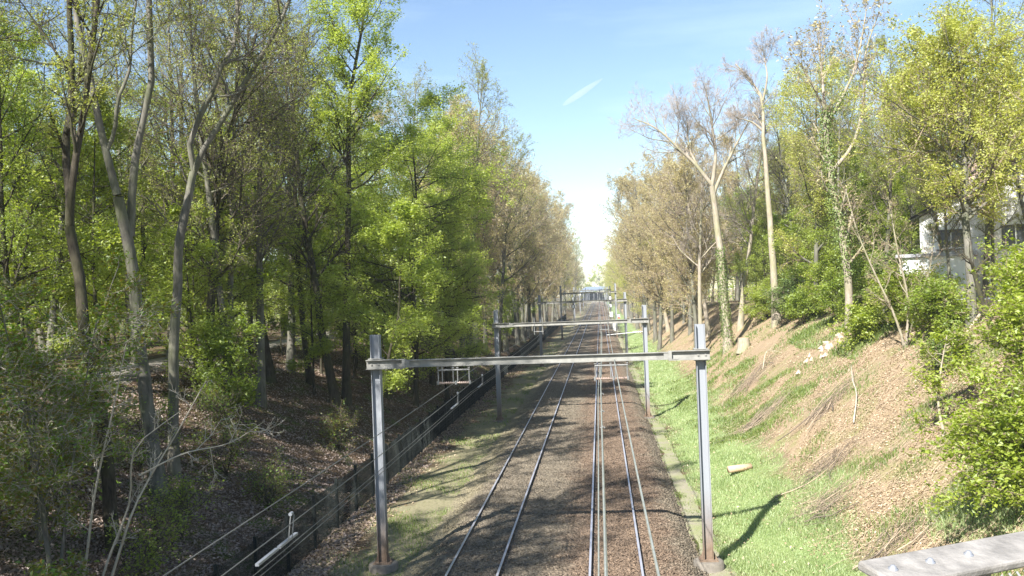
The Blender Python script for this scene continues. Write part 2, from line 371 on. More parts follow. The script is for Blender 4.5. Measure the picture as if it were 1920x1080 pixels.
litter('leaf_litter', 260000, (5.8, 19), 15, 130, M['litter_pale'], .082, 4, label='dry pinkish leaves over the cleared right bank', mask=lambda X, Y, r: (X > 7.0+1.2*np.sin(Y*.35)+r.normal(0, .6, len(X))) & ((np.sin(X*.9+Y*.5)+np.sin(Y*.8-X*.3)+np.sin(X*2.7-Y*1.9)*.7+r.normal(0, .6, len(X))) > -.5))
litter('leaf_litter', 900, (3.2, 7.6), 18, 90, M['litter_pale'], .10, 6, lift=.10, label='single dry leaves caught in the bright grass')

def blades(name, n, xr, y0, y1, mat, h, seed, mask, label, w=.02):
    rng = np.random.RandomState(seed)
    Y = 1/(1/y0-rng.rand(n)*(1/y0-1/y1)); X = xr[0]+rng.rand(n)*(xr[1]-xr[0])
    k = mask(X, Y, rng); X, Y = X[k], Y[k]; n = len(X)
    P = np.stack([X, Y, height(X, Y)-.02], 1); a = rng.rand(n)*6.28; hh = h*rng.uniform(.5, 1.4, n)*(.8+.35*np.sin(X*2+Y*1.1)); ww = w*rng.uniform(.7, 1.4, n)*np.maximum(1, Y/35)
    d = np.stack([np.cos(a), np.sin(a), np.zeros(n)], 1)*ww[:, None]/2
    le = norm(rng.normal(0, 1, (n, 3))*np.array([1, 1, 0])+1e-6)*(hh*rng.uniform(.1, .75, n))[:, None]
    mid = P+np.array([0, 0, 1.])*(hh*.6)[:, None]+le*.35; top = P+np.array([0, 0, 1.])*hh[:, None]+le
    V = np.stack([P-d, P+d, mid+d*.8, mid-d*.8, top], 1).reshape(-1, 3); b = np.arange(n)*5
    Q = np.stack([b, b+1, b+2, b+3], 1); T = np.stack([b+3, b+2, b+4], 1)
    o = link(name, new_mesh(name, V, Q, T, False, [mat])); tag(o, label, None, None, 'stuff'); return o
edge = lambda Y: 6.9+.7*np.sin(Y*.21+1)+.5*np.sin(Y*.63)
blades('grass', 240000, (3.3, 9.0), 17, 150, M['grass_blade'], .16, 11, lambda X, Y, r: (X > 3.55+.25*np.sin(Y*1.7)+.2*np.sin(Y*.6)+r.normal(0, .25, len(X))) & (X < edge(Y)+r.normal(0, .45, len(X))), 'bright green grass along the foot of the right bank')
blades('grass', 26000, (8.2, 12.0), 19.5, 28, M['grass_blade'], .26, 12, lambda X, Y, r: ((X-9.9)/1.6)**2+((Y-24)/2.6)**2+r.normal(0, .15, len(X)) < 1, 'green grass patch beside the leafy shrub on the right bank', .02)
blades('grass', 30000, (11.8, 16), 42, 62, M['weed'], .28, 13, lambda X, Y, r: pm(.8, .6, .25)(X, Y, r), 'green weeds along the crest of the right bank', .03)
blades('weeds', 42000, (-9.8, -6.3), 18, 150, M['weed'], .12, 14, lambda X, Y, r: pm(.8, .5, .2)(X, Y, r), 'thin moss and weeds between left track and fence', .022)
def clumps(n, xr, yr, rad, seed):
    rg = np.random.RandomState(seed); c = np.stack([rg.uniform(*xr, n), rg.uniform(*yr, n), rg.uniform(.4, 1, n)*rad], 1)
    def f(X, Y, r):
        k = np.zeros(len(X), bool)
        for x, y, q in c: k |= ((X-x)**2+((Y-y)*.7)**2 < (q*(1+.35*r.normal(0, 1, len(X))))**2)
        return k
    return f
blades('weeds', 50000, (4.8, 10.5), 44, 80, M['weed'], .17, 16, clumps(120, (5, 10), (45, 78), .6, 1), 'rank low weeds at the foot of the right bank behind the nearest post', .03)
blades('weeds', 26000, (2.35, 4.0), 18, 120, M['weed'], .10, 17, clumps(240, (2.3, 4.0), (18, 110), .42, 3), 'tufts of weeds growing into the sandy path', .025)
blades('weeds', 90000, (6.5, 14.5), 18, 90, M['weed'], .17, 15, clumps(130, (6.5, 14.5), (18, 85), .75, 2), 'low weeds between the dead leaves on the right bank', .025)

def stones():
    rng = np.random.RandomState(8); n = 60000
    Y = 1/(1/19-rng.rand(n)*(1/19-1/85)); X = rng.uniform(-6.2, 2.7, n)
    k = np.ones(n, bool)
    for c in (-4.18, 0):
        for s in (-.7525, .7525): k &= np.abs(X-c-s) > .10
    X, Y = X[k], Y[k]; n = len(X)
    Z = np.interp(X, [-6.5, -5.9, -5.5, -5.1, -3.5, -2.6, -1.7, 0, 1.5, 2.0, 2.6], [-.42, -.30, -.13, -.10, -.14, -.19, -.15, -.14, -.11, -.15, -.42])
    base = np.array([[1, 0, 0], [-1, 0, 0], [0, 1, 0], [0, -1, 0], [0, 0, 1], [0, 0, -1.]])
    sc = rng.uniform(.018, .042, (n, 1, 1))*rng.uniform(.6, 1.3, (n, 6, 1))
    a = rng.rand(n)*6.28; ca, sa = np.cos(a), np.sin(a); B = np.broadcast_to(base, (n, 6, 3)).copy()
    B = B+rng.normal(0, .25, (n, 6, 3)); B *= sc
    Rx = np.stack([B[..., 0]*ca[:, None]-B[..., 1]*sa[:, None], B[..., 0]*sa[:, None]+B[..., 1]*ca[:, None], B[..., 2]*.8], -1)
    V = (Rx+np.stack([X, Y, Z+.006], 1)[:, None]).reshape(-1, 3)
    f = np.array([[0, 2, 4], [2, 1, 4], [1, 3, 4], [3, 0, 4], [2, 0, 5], [1, 2, 5], [3, 1, 5], [0, 3, 5]])
    T = (f[None]+(np.arange(n)*6)[:, None, None]).reshape(-1, 3)
    tag(link('ballast_stones', new_mesh('ballast_stones', V, None, T, False, [M['ballast']])), 'loose ballast stones between and beside the rails', None, None, 'stuff')
stones()
def twigs():
    for seed, n, xr, y0, y1, mat, lab, ln in [(21, 4200, (6.6, 15), 19, 85, M['stick'], 'dry twigs strewn over the cleared right bank', .30), (22, 1800, (-20, -10.5), 15, 70, M['twig_grey'], 'fallen twigs among the dead leaves of the left bank', .5)]:
        rng = np.random.RandomState(seed)
        Y = 1/(1/y0-rng.rand(n)*(1/y0-1/y1)); X = rng.uniform(*xr, n); a = rng.normal(.15, .7, n)
        L_ = ln*rng.uniform(.4, 2.2, n); P = []
        for t in (-.5, 0, .5):
            x = X+np.cos(a)*L_*t+(t == 0)*rng.normal(0, .05, n); y = Y+np.sin(a)*L_*t
            P.append(np.stack([x, y, height(x, y)+.04+rng.rand(n)*.10], 1))
        P = np.stack(P, 1); r = rng.uniform(.003, .010, n)[:, None]*np.array([1, .8, .4])
        V, Q = tubes(P, r, 4); tag(link('twigs', new_mesh('twigs', V, Q, None, False, [mat])), lab, None, None, 'stuff')
twigs()

# ------------------------------------------------------------------ railway
def steel_mat(name, c, rust, zr, rough=.8, metal=.0):
    """painted or galvanised steel with rust that rises from the foot"""
    m, nt, N, L, b = node_mat(name)
    tc = N.new('ShaderNodeTexCoord'); sp = N.new('ShaderNodeSeparateXYZ'); L.new(tc.outputs['Object'], sp.inputs[0])
    n1 = noise(N, L, tc.outputs['Object'], 5, 6, .7); mp = N.new('ShaderNodeMapping'); mp.inputs['Scale'].default_value = (8, 8, .5); L.new(tc.outputs['Object'], mp.inputs[0]); n2 = noise(N, L, mp.outputs[0], 2, 5, .7)
    base = ramp(N, [(.25, mul(c, .9)), (.6, c), (.8, mul(c, 1.05))]); L.new(n2.outputs[0], base.inputs[0])
    h = math_node(N, L, 'SUBTRACT', zr, sp.outputs[2]); h = math_node(N, L, 'ADD', math_node(N, L, 'MULTIPLY', h, .55), math_node(N, L, 'MULTIPLY', math_node(N, L, 'SUBTRACT', n2.outputs[0], .5), .7), True)
    rs = ramp(N, [(.3, mul(rust, .6)), (.7, mul(rust, 1.3))]); L.new(n1.outputs[0], rs.inputs[0])
    L.new(mixc(N, L, h, base.outputs[0], rs.outputs[0]), b.inputs['Base Color'])
    b.inputs['Specular IOR Level'].default_value = .2; b.inputs['Roughness'].default_value = rough; L.new(math_node(N, L, 'MULTIPLY', math_node(N, L, 'SUBTRACT', 1, h), metal), b.inputs['Metallic'])
    return m
M['galv'] = steel_mat('galvanised_post_steel', (.28, .295, .32), (.20, .145, .105), 2.1)
M['beam'] = plain_mat('weathered_beam_steel', (.25, .245, .225), .75, 0, .4, 3)
M['railside'] = plain_mat('rusty_rail', (.055, .032, .022), .85)
M['railtop'] = plain_mat('polished_rail_head', (.55, .55, .62), .42, .55, .1)
M['clip'] = plain_mat('rail_fastening', (.17, .13, .10), .8)
M['concrete'] = plain_mat('foundation_concrete', (.17, .15, .125), .95, 0, .35, 5, .5)
M['wire'] = plain_mat('catenary_copper', (.40, .41, .36), .45, .5)
M['wire_dark'] = plain_mat('catenary_cable', (.15, .15, .14), .55, .4)
M['ceramic'] = plain_mat('brown_insulator', (.30, .22, .18), .35)
M['white'] = plain_mat('white_paint', (.78, .78, .76), .5, 0, .06)
M['black'] = plain_mat('black_paint_and_shade', (.02, .02, .022), .5)  # signal paint, also the painted shade under the far roof
M['fence'] = plain_mat('dark_green_fence', (.004, .009, .008), .8)
M['bar'] = plain_mat('pale_bar', (.20, .215, .24), .5, 0, .1)
M['tubing'] = plain_mat('grey_tubing', (.19, .19, .185), .6, .1)

prof_foot = [(-.075, -.17), (.075, -.17), (.075, -.158), (.012, -.135), (.012, -.045), (.036, -.034), (.036, -.006), (.030, 0), (-.030, 0), (-.036, -.006), (-.036, -.034), (-.012, -.045), (-.012, -.135), (-.075, -.158)]
def rail_mesh():
    p = np.array(prof_foot); n = len(p); ysr = np.concatenate([np.arange(10, 130, 3.0), np.arange(130, 601, 30.)]); k = len(ysr)
    V = np.concatenate([np.stack([p[:, 0], np.full(n, y), p[:, 1]], 1) for y in ysr]); Q = []; mi = []
    for i in range(k-1):
        for j in range(n): Q.append([i*n+j, i*n+(j+1) % n, (i+1)*n+(j+1) % n, (i+1)*n+j]); mi.append(1 if j in (6, 7, 8) else 0)
    return new_mesh('rail', V, Q, None, False, [M['railside'], M['railtop']], mi)
RAILM = rail_mesh()
cb = MB(); cb.box((0, 0, -.178), (.36, .17, .016))
for s in (-1, 1):
    cb.box((s*.115, 0, -.155), (.07, .10, .04)); cb.tube([(s*.125, 0, -.15), (s*.125, 0, -.105)], .017, 6); cb.box((s*.075, 0, -.145), (.05, .06, .02))
CLIPM = cb.mesh('rail_clip', [M['clip']])
def track(xc, label):
    t = thing('railway_track', label, 'railway track', (xc, 0, 0), 0, 'the two railway tracks')
    for s in (-1, 1):
        r = link('rail', RAILM, t, (s*.7525, 0, 0))
        for i in range(70): link('rail_clip', CLIPM, r, (0, 22+i*.6, 0))
        far = MB()
        for i in range(70, 200): far.box((0, 22+i*.6, -.16), (.30, .12, .05))
        o = far.build('rail_clip', M['clip'], r); o['kind'] = 'stuff'
    return t
track(-4.18, 'left railway track in grey ballast beside the dark fence')
track(0.0, 'right railway track with bluish polished rails in rust brown ballast')

def h_section(mb, w, d, tf, tw, z0, z1):
    # flanges on the left and right, web facing along the track
    mb.box((-(w/2-tf/2), 0, (z0+z1)/2), (tf, d, z1-z0)); mb.box((w/2-tf/2, 0, (z0+z1)/2), (tf, d, z1-z0)); mb.box((0, .0, (z0+z1)/2), (w-2*tf-.002, tw, z1-z0))
def post_mesh(h, w=.29):
    mb = MB(); h_section(mb, w, .28, .022, .02, .03, h); return mb.mesh('post', [M['galv']])
def base_mesh():
    mb = MB(); mb.box((0, 0, .015), (.56, .5, .03))
    for s in (-1, 1):
        mb.prism([(s*.147, .03), (s*.27, .03), (s*.147, .30)] if s > 0 else [(s*.147, .30), (s*.27, .03), (s*.147, .03)], -.012, .012)
        mb.T.append(np.array([[0, 2, 1], [3, 4, 5]])+mb.n-6); mb.mt.append(np.zeros(2, int))
        for y in (-.2, .2): mb.tube([(s*.22, y, .03), (s*.22, y, .075)], .02, 6)
    return mb.mesh('base_plate', [M['galv']])
def found_mesh():
    mb = MB(); mb.lathe([(0.001, 0), (.40, 0), (.46, -.04), (.47, -.30), (.50, -.34), (.50, -.8)], n=28); return mb.mesh('foundation', [M['concrete']], True)
BASEM, FOUNDM = base_mesh(), found_mesh()
def insulator_frame(parent, x, z, y=0):
    mb = MB()
    mb.tube([(-.50, 0, -.10), (.50, 0, -.10)], .028, 8)
    for q in (-.49, -.36, -.02, .12, .48): mb.tube([(q, 0, .03), (q, 0, -.50)], .019, 8); mb.box((q, 0, -.02), (.07, .07, .05))
    mb.tube([(-.52, 0, -.50), (.52, 0, -.50)], .02, 8, 1)
    for q in np.concatenate([np.linspace(-.44, -.10, 6), np.linspace(.18, .44, 5)]): mb.tube([(q-.018, 0, -.5), (q+.018, 0, -.5)], .042, 10, 1)
    for q in (-.50, 0.06, .50): mb.tube([(q, 0, -.44), (q, 0, -.55)], .04, 8)
    return mb.build('insulator_frame', [M['tubing'], M['ceramic']], parent, False, (x, y, z))
def portal(Y, hb, ht, label, near=True, x0=-7.27, x1=2.82):
    t = thing('catenary_portal', label, 'catenary portal', (0, Y, 0), 0, 'catenary portals along the line')
    for x in (x0, x1):
        zb = -.20 if near else -.35
        p = link('post', post_mesh(ht-zb), t, (x, 0, zb)); link('base_plate', BASEM, p, (0, 0, 0)); link('foundation', FOUNDM, p, (0, 0, -.002))
    b = MB(); a, c = x0-.05, x1+.05; zc = hb
    for z in (-.105, .105): b.box(((a+c)/2, -.22, zc+z), (c-a-1.5, .15, .022))
    b.box(((a+c)/2, -.20, zc), (c-a-1.5, .014, .186))
    beam = b.build('beam', M['beam'], t)
    for s, xe in ((1, x0), (-1, x1)):                        # heavier end sleeves clamped round the posts
        e = MB(); cx = xe+s*.32
        for z in (-.135, .135): e.box((cx, -.235, zc+z), (1.15, .185, .02))
        e.box((cx, -.205, zc), (1.15, .02, .248)); e.box((cx+s*.62, -.225, zc), (.10, .17, .29)); e.box((cx+s*.74, -.22, zc-.02), (.14, .12, .2))
        for q in (-.1, .12): e.tube([(xe+q, -.215, zc), (xe+q, -.255, zc)], .03, 6)
        e.box((xe, .02, zc+.17), (.42, .44, .02)); e.box((xe, .02, zc-.17), (.42, .44, .02))
        e.build('end_bracket', M['beam'], beam)
    if near:
        insulator_frame(t, -4.77, hb-.14, -.22); insulator_frame(t, .10, hb-.14, -.22)
    else:
        for x in (-4.3, .05):
            m_ = MB()
            for q in (-.28, .28): m_.tube([(x+q, -.22, hb-.7), (x+q, -.22, hb+.45)], .03, 6)
            m_.tube([(x-.32, -.22, hb-.5), (x+.32, -.22, hb-.5)], .03, 6); m_.build('insulator_frame', M['tubing'], t)
    return t
portal(27.75, 6.06, 6.98, 'nearest catenary portal, pale steel posts and beam across both tracks')
portal(59.7, 6.0, 7.02, 'second catenary portal from the bridge, its right post just beyond the grass verge', False, -7.15, 2.70)
portal(102, 6.85, 7.75, 'third catenary portal, its beam seen just above the second beam', False, -7.05, 2.62)
portal(157, 7.65, 9.1, 'fourth catenary portal with a dark left post by the fence', False, -7.0, 2.52)
for i, y in enumerate((235, 300, 365, 430, 495, 560)):
    portal(y, 8.0, 9.0, 'small distant catenary portal in the row leading to the grey roof', False, -6.9, 2.5)['group'] = 'distant catenary portals before the grey roof'

def wire_pts(x0, z0, zig, y1=600):
    ysw = [-6]+[27.5, 59.5, 101.8, 156.8, 234.8, 300, 365, 430, 495, 560]; zz = [0, 0, 0, .75, 1.5, 1.9, 1.9, 1.9, 1.9, 1.9, 1.9]
    P = []
    for i in range(len(ysw)-1):
        ya, yb = ysw[i], ysw[i+1]
        for k in range(6):
            t = k/6; sag = -.10*4*t*(1-t)
            xa, xb = x0+zig*(1 if i % 2 == 0 else -1)*(i > 0), x0+zig*(-1 if i % 2 == 0 else 1)
            P.append((xa+(xb-xa)*t, ya+(yb-ya)*t, z0+zz[i]+(zz[i+1]-zz[i])*t+sag))
    return P
def catenary(xc, xm, label, mat, k):
    t = thing('overhead_line', label, 'overhead wire', (0, 0, 0), 0, 'overhead lines above the tracks')
    MB().tube(wire_pts(xm, 6.0, .03), .0075*k, 6).build('messenger_wire', mat, t)
    MB().tube(wire_pts(xc+.03, 5.42, .05), .0085*k, 6).build('auxiliary_wire', mat, t)
    for s in (-1, 1): MB().tube(wire_pts(xc+s*.045, 5.10, .06), .0065*k, 6).build('contact_wire', mat, t)
    d = MB()
    for y in np.arange(15.8, 150, 7.9): pass
    return t
ovl = catenary(-4.18, -3.84, 'overhead line above the left track, grey wires crossing the shaded bank', M['wire_dark'], .9)
ovr = catenary(-.22, .22, 'overhead line above the right track, pale wires running down its middle', M['wire'], 1.75)
for (par, x, y, L_) in ((ovl, -4.20, 10.75, 1.35), (ovl, -4.2, 24.2, 1.1), (ovl, -4.2, 29.4, 1.1)):
    c = MB(); c.box((0, -.1+L_*.25, 0), (.045, L_*.5-.03, .03)); c.box((0, -.1-L_*.27, 0), (.045, L_*.5-.03, .03)); o = c.build('splice_bar', M['bar'], par, False, (x, y, 5.13))
    for s in (-.035, .035): MB().tube([(x+.03+s*.3, y+.35+s, 5.42), (x+.03+s*.3, y+.25+s, 5.14)], .007, 6).build('dropper', M['tubing'], par)
    k = MB(); k.tube([(x+.02, y+.30, 5.44), (x+.02, y+.37, 5.44)], .024, 8); k.build('wire_clamp', M['bar'], par)
for y in (18.2, 20.6, 24.0):
    k = MB(); k.box((0, 0, 0), (.10, .03, .025)); k.tube([(0, -.04, .02), (0, .05, .02)], .016, 8); k.build('wire_clamp', M['tubing'], ovr, False, (-.21, y, 5.36))
arm = thing('steady_arm', 'thin pale steady arm reaching from the second portal right post over the track', 'steady arm', (0, 59.6, 0))
MB().tube([(2.55, 0, 5.28), (.2, .05, 5.12)], .018, 6).build('rod', M['white'], arm)
k = MB()
for q in np.linspace(1.95, 2.4, 5): k.tube([(q-.03, 0, 5.255), (q+.03, 0, 5.26)], .06, 8)
k.build('insulator', M['white'], arm)

# signals
def signal(x, y, label, ztop, ladder):
    t = thing('railway_signal', label, 'railway signal', (x, y, -.4), 0, 'railway signals in the distance')
    MB().tube([(0, 0, 0), (0, 0, ztop+.4)], .09, 8).build('mast', M['tubing'], t)
    for zc, h in ((ztop-.75, 1.5), (ztop-2.2, 1.05)):
        b = MB(); a = np.linspace(0, 2*math.pi, 20, endpoint=False)
        p = np.stack([.36*np.cos(a), np.sign(np.sin(a))*(h/2-.36)+.36*np.sin(a)], 1)
        V = np.concatenate([np.c_[p[:, 0], np.full(20, -.13), p[:, 1]], np.c_[p[:, 0], np.full(20, .10), p[:, 1]], [[0, -.13, 0], [0, .10, 0]]])
        Q = [[i, (i+1) % 20, 20+(i+1) % 20, 20+i] for i in range(20)]; T = [[40, (i+1) % 20, i] for i in range(20)]+[[41, 20+i, 20+(i+1) % 20] for i in range(20)]
        b.add(V, Q, T); hd = b.build('signal_head', M['black'], t, False, (0, -.12, zc+.4))
        MB().box((0, -.15, 0), (.42, .03, h-.36)).build('back_plate', M['white'], hd)
    MB().box((.0, .0, ztop-1.55+.4), (.66, .5, .08)).build('bracket', M['black'], t)
    if ladder:
        l = MB()
        for s in (-.2, .2): l.tube([(.45+s, .1, 0), (.45+s, .1, ztop-1)], .03, 6)
        for z in np.arange(.3, ztop-1, .35): l.tube([(.25, .1, z), (.65, .1, z)], .02, 5)
        l.build('ladder', M['tubing'], t)
        MB().box((.1, -.18, ztop-3.7), (.75, .4, 1.1)).build('equipment_box', M['white'], t)
    return t
signal(-6.0, 196, 'left of two distant railway signals, black head with white panels by the fence', 6.85, False)
signal(2.05, 196, 'right of two distant railway signals, white panels and ladder beside the right track', 6.75, True)
cabt = thing('relay_cabinet', 'white trackside relay cabinet below the right signal', 'cabinet', (2.7, 185, gz(2.7, 185)), 0)
MB().box((0, 0, .85), (.9, .6, 1.5)).box((0, 0, .05), (1.0, .7, .1)).build('body', M['white'], cabt); MB().box((0, 0, 1.63), (1.0, .7, .06)).build('lid', M['tubing'], cabt); MB().box((.2, -.31, .85), (.05, .03, .2)).build('handle', M['black'], cabt)
M['red'] = plain_mat('red_paint', (.5, .04, .05), .5)
sg = thing('track_sign', 'small red and white board on a post beside the right signal', 'sign', (3.6, 188, gz(3.6, 188)))
MB().tube([(0, 0, 0), (0, 0, 3.2)], .05, 6).build('post', M['tubing'], sg); MB().box((0, -.07, 2.9), (.5, .03, .8)).build('board', M['white'], sg); MB().box((0, -.092, 2.6), (.42, .012, .3)).build('red_panel', M['red'], sg)

# ------------------------------------------------------------------ dark mesh fence on the left
fx, f0, fs, fn, fh = -10.22, 9.0, 2.63, 97, 1.80
fen = thing('mesh_fence', 'long dark green mesh fence with thin posts along the foot of the left bank', 'fence', (fx, 0, 0))
pmb = MB(); pmb.box((0, 0, fh/2-.07), (.10, .10, fh+.26)); pmb.box((0, 0, fh+.072), (.11, .11, .02)); POSTF = pmb.mesh('fence_post', [M['fence']])
pan = MB()
for i in range(53): pan.box((0, .05+i*(fs-.1)/52, fh/2+.03), (.009, .009, fh-.12))
for z in (.1, .3, .5, .7, .9, 1.1, 1.3, 1.5, 1.7): pan.box((.0095, fs/2, z), (.008, fs-.07, .009))
PANF = pan.mesh('mesh_panel', [M['fence']])
for i in range(fn):
    y = f0+i*fs; z = gz(fx, y)
    link('fence_post', POSTF, fen, (0, y, z)); o = link('mesh_panel', PANF, fen, (0, y, z)); o.rotation_euler = (math.atan2(gz(fx, y+fs)-z, fs), 0, 0)

# ------------------------------------------------------------------ trees
def resample(pts, k):
    p = np.array(pts, float)
    if len(p) == 2: p = np.array([p[0], (p[0]+p[1])/2, p[1]])
    d = np.concatenate([[0], np.cumsum(np.linalg.norm(np.diff(p, axis=0), axis=1))])
    t = np.linspace(0, d[-1], k); m = np.gradient(p, d, axis=0)
    i = np.clip(np.searchsorted(d, t, side='right')-1, 0, len(d)-2); h = (d[i+1]-d[i])[:, None]; u = ((t-d[i])/(d[i+1]-d[i]))[:, None]
    return (2*u**3-3*u**2+1)*p[i]+(u**3-2*u**2+u)*h*m[i]+(-2*u**3+3*u**2)*p[i+1]+(u**3-u**2)*h*m[i+1]
def spawn(P, R, m, t0, t1, length, shape, ang, angsd, up, curl, k, rmul, rng, rmin=.004, flat=1.0, droop=0.):
    """m children along every parent polyline; returns polylines (N*m,k,3) and radii"""
    N, kp, _ = P.shape
    t = t0+(np.arange(m)[None]+rng.rand(N, m))/m*(t1-t0); ti = t*(kp-1); i = np.clip(ti.astype(int), 0, kp-2); f = ti-i
    r_ = np.arange(N)[:, None]
    b = P[r_, i]*(1-f[..., None])+P[r_, i+1]*f[..., None]; tan = norm(P[r_, i+1]-P[r_, i]); rad = R[r_, i]*(1-f)+R[r_, i+1]*f
    rv = rng.normal(0, 1, (N, m, 3)); rv[..., 2] *= flat
    pr = norm(rv-tan*np.sum(rv*tan, -1, keepdims=True))
    a = np.radians(rng.normal(ang, angsd, (N, m)))[..., None]
    d = norm(np.cos(a)*tan+np.sin(a)*pr)
    Ln = (length[:, None] if hasattr(length, 'shape') else length)*shape((t-t0)/(t1-t0))*rng.uniform(.65, 1.25, (N, m))
    C = [b]; step = (Ln/(k-1))[..., None]; p = b
    for j in range(k-1):
        p = p+d*step; C.append(p)
        d = d+rng.normal(0, curl, (N, m, 3)); d[..., 2] += up-droop*(j/(k-1)); d = norm(d)
    C = np.stack(C, 2).reshape(N*m, k, 3)
    r0 = np.maximum(rad*rmul, rmin).reshape(-1, 1); RR = np.maximum(r0*np.linspace(1, .3, k)[None], rmin*.5)
    return C, RR, Ln.reshape(-1)
dome = lambda t: .35+.65*np.sin(np.pi*np.clip(.12+.88*t, 0, 1))**.8
cone = lambda t: 1.05-.8*t
flatp = lambda t: 1.0-.45*t
def leaf_cloud(P, per, size, spread, tilt, rng, aspect=.62, tmin=.15):
    n, k, _ = P.shape
    t = tmin+(1-tmin)*rng.rand(n, per); ti = t*(k-1); i = np.clip(ti.astype(int), 0, k-2); f = (ti-i)[..., None]; r_ = np.arange(n)[:, None]
    q = (P[r_, i]*(1-f)+P[r_, i+1]*f+rng.normal(0, spread, (n, per, 3))).reshape(-1, 3)
    return rand_quads(q, size*(.45+1.1*rng.rand(len(q))**1.6), rng, tilt, aspect)
def make_tree(limbs, sp, seed):
    """limbs: [(points, r0, r1)] -> (trunk mesh, crown mesh, ivy mesh or None)"""
    rng = np.random.RandomState(seed); k0 = 14
    P0 = np.stack([resample(l[0], k0) for l in limbs]); R0 = np.stack([np.linspace(1, 0, k0)**.9*(l[1]-l[2])+l[2] for l in limbs])
    P0[:, 1:] += rng.normal(0, sp.get('wob', .04), (len(limbs), k0-1, 3))*np.linspace(.2, 1, k0-1)[None, :, None]*(R0[:, 1:, None]*4)
    for j, l in enumerate(limbs):
        if l[0][0][2] <= .01: R0[j, 0] *= 1.45; R0[j, 1] *= 1.08; P0[j, 0, 2] -= .35
    use = [j for j in range(len(limbs)) if sp.get('only') is None or j in sp['only']]
    Lw = np.array([sp['L1'] if len(l) < 4 else l[3] for l in limbs])[use]
    t0 = np.array(sp.get('t0', .35))
    C1, R1, L1 = spawn(P0[use], R0[use], sp['n1'], float(t0), 1, Lw, sp.get('shape', dome), sp.get('a1', 60), 14, sp.get('up1', .06), .10, 8, .5, rng, .012)
    C2, R2, L2 = spawn(C1, R1, sp['n2'], .15, 1, L1*sp.get('f2', .5), flatp, sp.get('a2', 45), 15, sp.get('up2', .03), .14, 6, .5, rng, .008, sp.get('flat', 1))
    C3, R3, L3 = spawn(C2, R2, sp['n3'], .15, 1, L2*sp.get('f3', .5), flatp, 42, 16, sp.get('up3', .02), .18, 4, .6, rng, sp.get('rtw', .006), sp.get('flat', 1), sp.get('droop', 0))
    Vt, Qt = [], []; off = 0
    for P, R, n in ((P0, R0, 10), (C1, R1, 6)):
        V, Q = tubes(P, R, n); Vt.append(V); Qt.append(Q+off); off += len(V)
    trunk = new_mesh('trunk', np.concatenate(Vt), np.concatenate(Qt), None, True, [sp['bark']])
    Vc, Qc, mi = [], [], []; off = 0
    parts = [(C2, R2, 4), (C3, R3, 3)]
    last = C3
    if sp.get('n4'):
        C4, R4, L4 = spawn(C3, R3, sp['n4'], .2, 1, L3*.6, flatp, 40, 15, .02, .15, 3, .7, rng, sp.get('rtw', .006)*.8); parts.append((C4, R4, 3)); last = C4
    for P, R, n in parts:
        V, Q = tubes(P, R, n); Vc.append(V); Qc.append(Q+off); off += len(V); mi.append(np.zeros(len(Q), int))
    for P, per in ((last, sp['per']), (C2, sp.get('per2', 0))):
        if per <= 0: continue
        if per < 1: P = P[rng.rand(len(P)) < per]; per = 1
        V, Q = leaf_cloud(P, int(per), sp['leaf'], sp.get('spread', .06), sp.get('tilt', .7), rng); Vc.append(V); Qc.append(Q+off); off += len(V); mi.append(np.ones(len(Q), int))
    crown = new_mesh('crown', np.concatenate(Vc), np.concatenate(Qc), None, False, [sp['twig'], sp['mat']], np.concatenate(mi))
    ivy = None
    if sp.get('ivy'):
        vs, qs = [], []; off = 0
        for (j, ta, tb, n, dens) in sp['ivy']:
            t = ta+(tb-ta)*rng.rand(n); ti = t*(k0-1); i = np.clip(ti.astype(int), 0, k0-2); f = (ti-i)[:, None]
            c = P0[j][i]*(1-f)+P0[j][i+1]*f; rr = R0[j][i]; a = rng.rand(n)*6.28
            o = np.stack([np.cos(a), np.sin(a), rng.normal(0, .3, n)], 1)
            q = c+o*(rr+np.abs(rng.normal(.05, dens, n)))[:, None]
            V, Q = rand_quads(q, .11*rng.uniform(.6, 1.3, n), rng, .5, .8, o); vs.append(V); qs.append(Q+off); off += len(V)
        ivy = new_mesh('ivy', np.concatenate(vs), np.concatenate(qs), None, False, [M['leaf_ivy']])
    return trunk, crown, ivy
def plant(name, meshes, x, y, rz, s, label, cat='tree', group=None, sz=None, lean=(0, 0)):
    t = thing(name, label, cat, (x, y, gz(x, y)), rz, group); t.scale = (s, s, sz or s); t.rotation_euler = (lean[0], lean[1], rz)
    link('trunk', meshes[0], t); link('crown', meshes[1], t)
    if meshes[2] is not None: link('ivy', meshes[2], t)
    return t
def stem(h, r, rng, lean=.06, base=0., k=7):
    """a wandering upright trunk polyline"""
    p = [(0, 0, 0)]; d = rng.normal(0, lean, 2)
    for i in range(1, k): d = d+rng.normal(0, lean*.6, 2); p.append((p[-1][0]+d[0]*h/k, p[-1][1]+d[1]*h/k, h*i/(k-1)))
    return (p, r, r*.14)

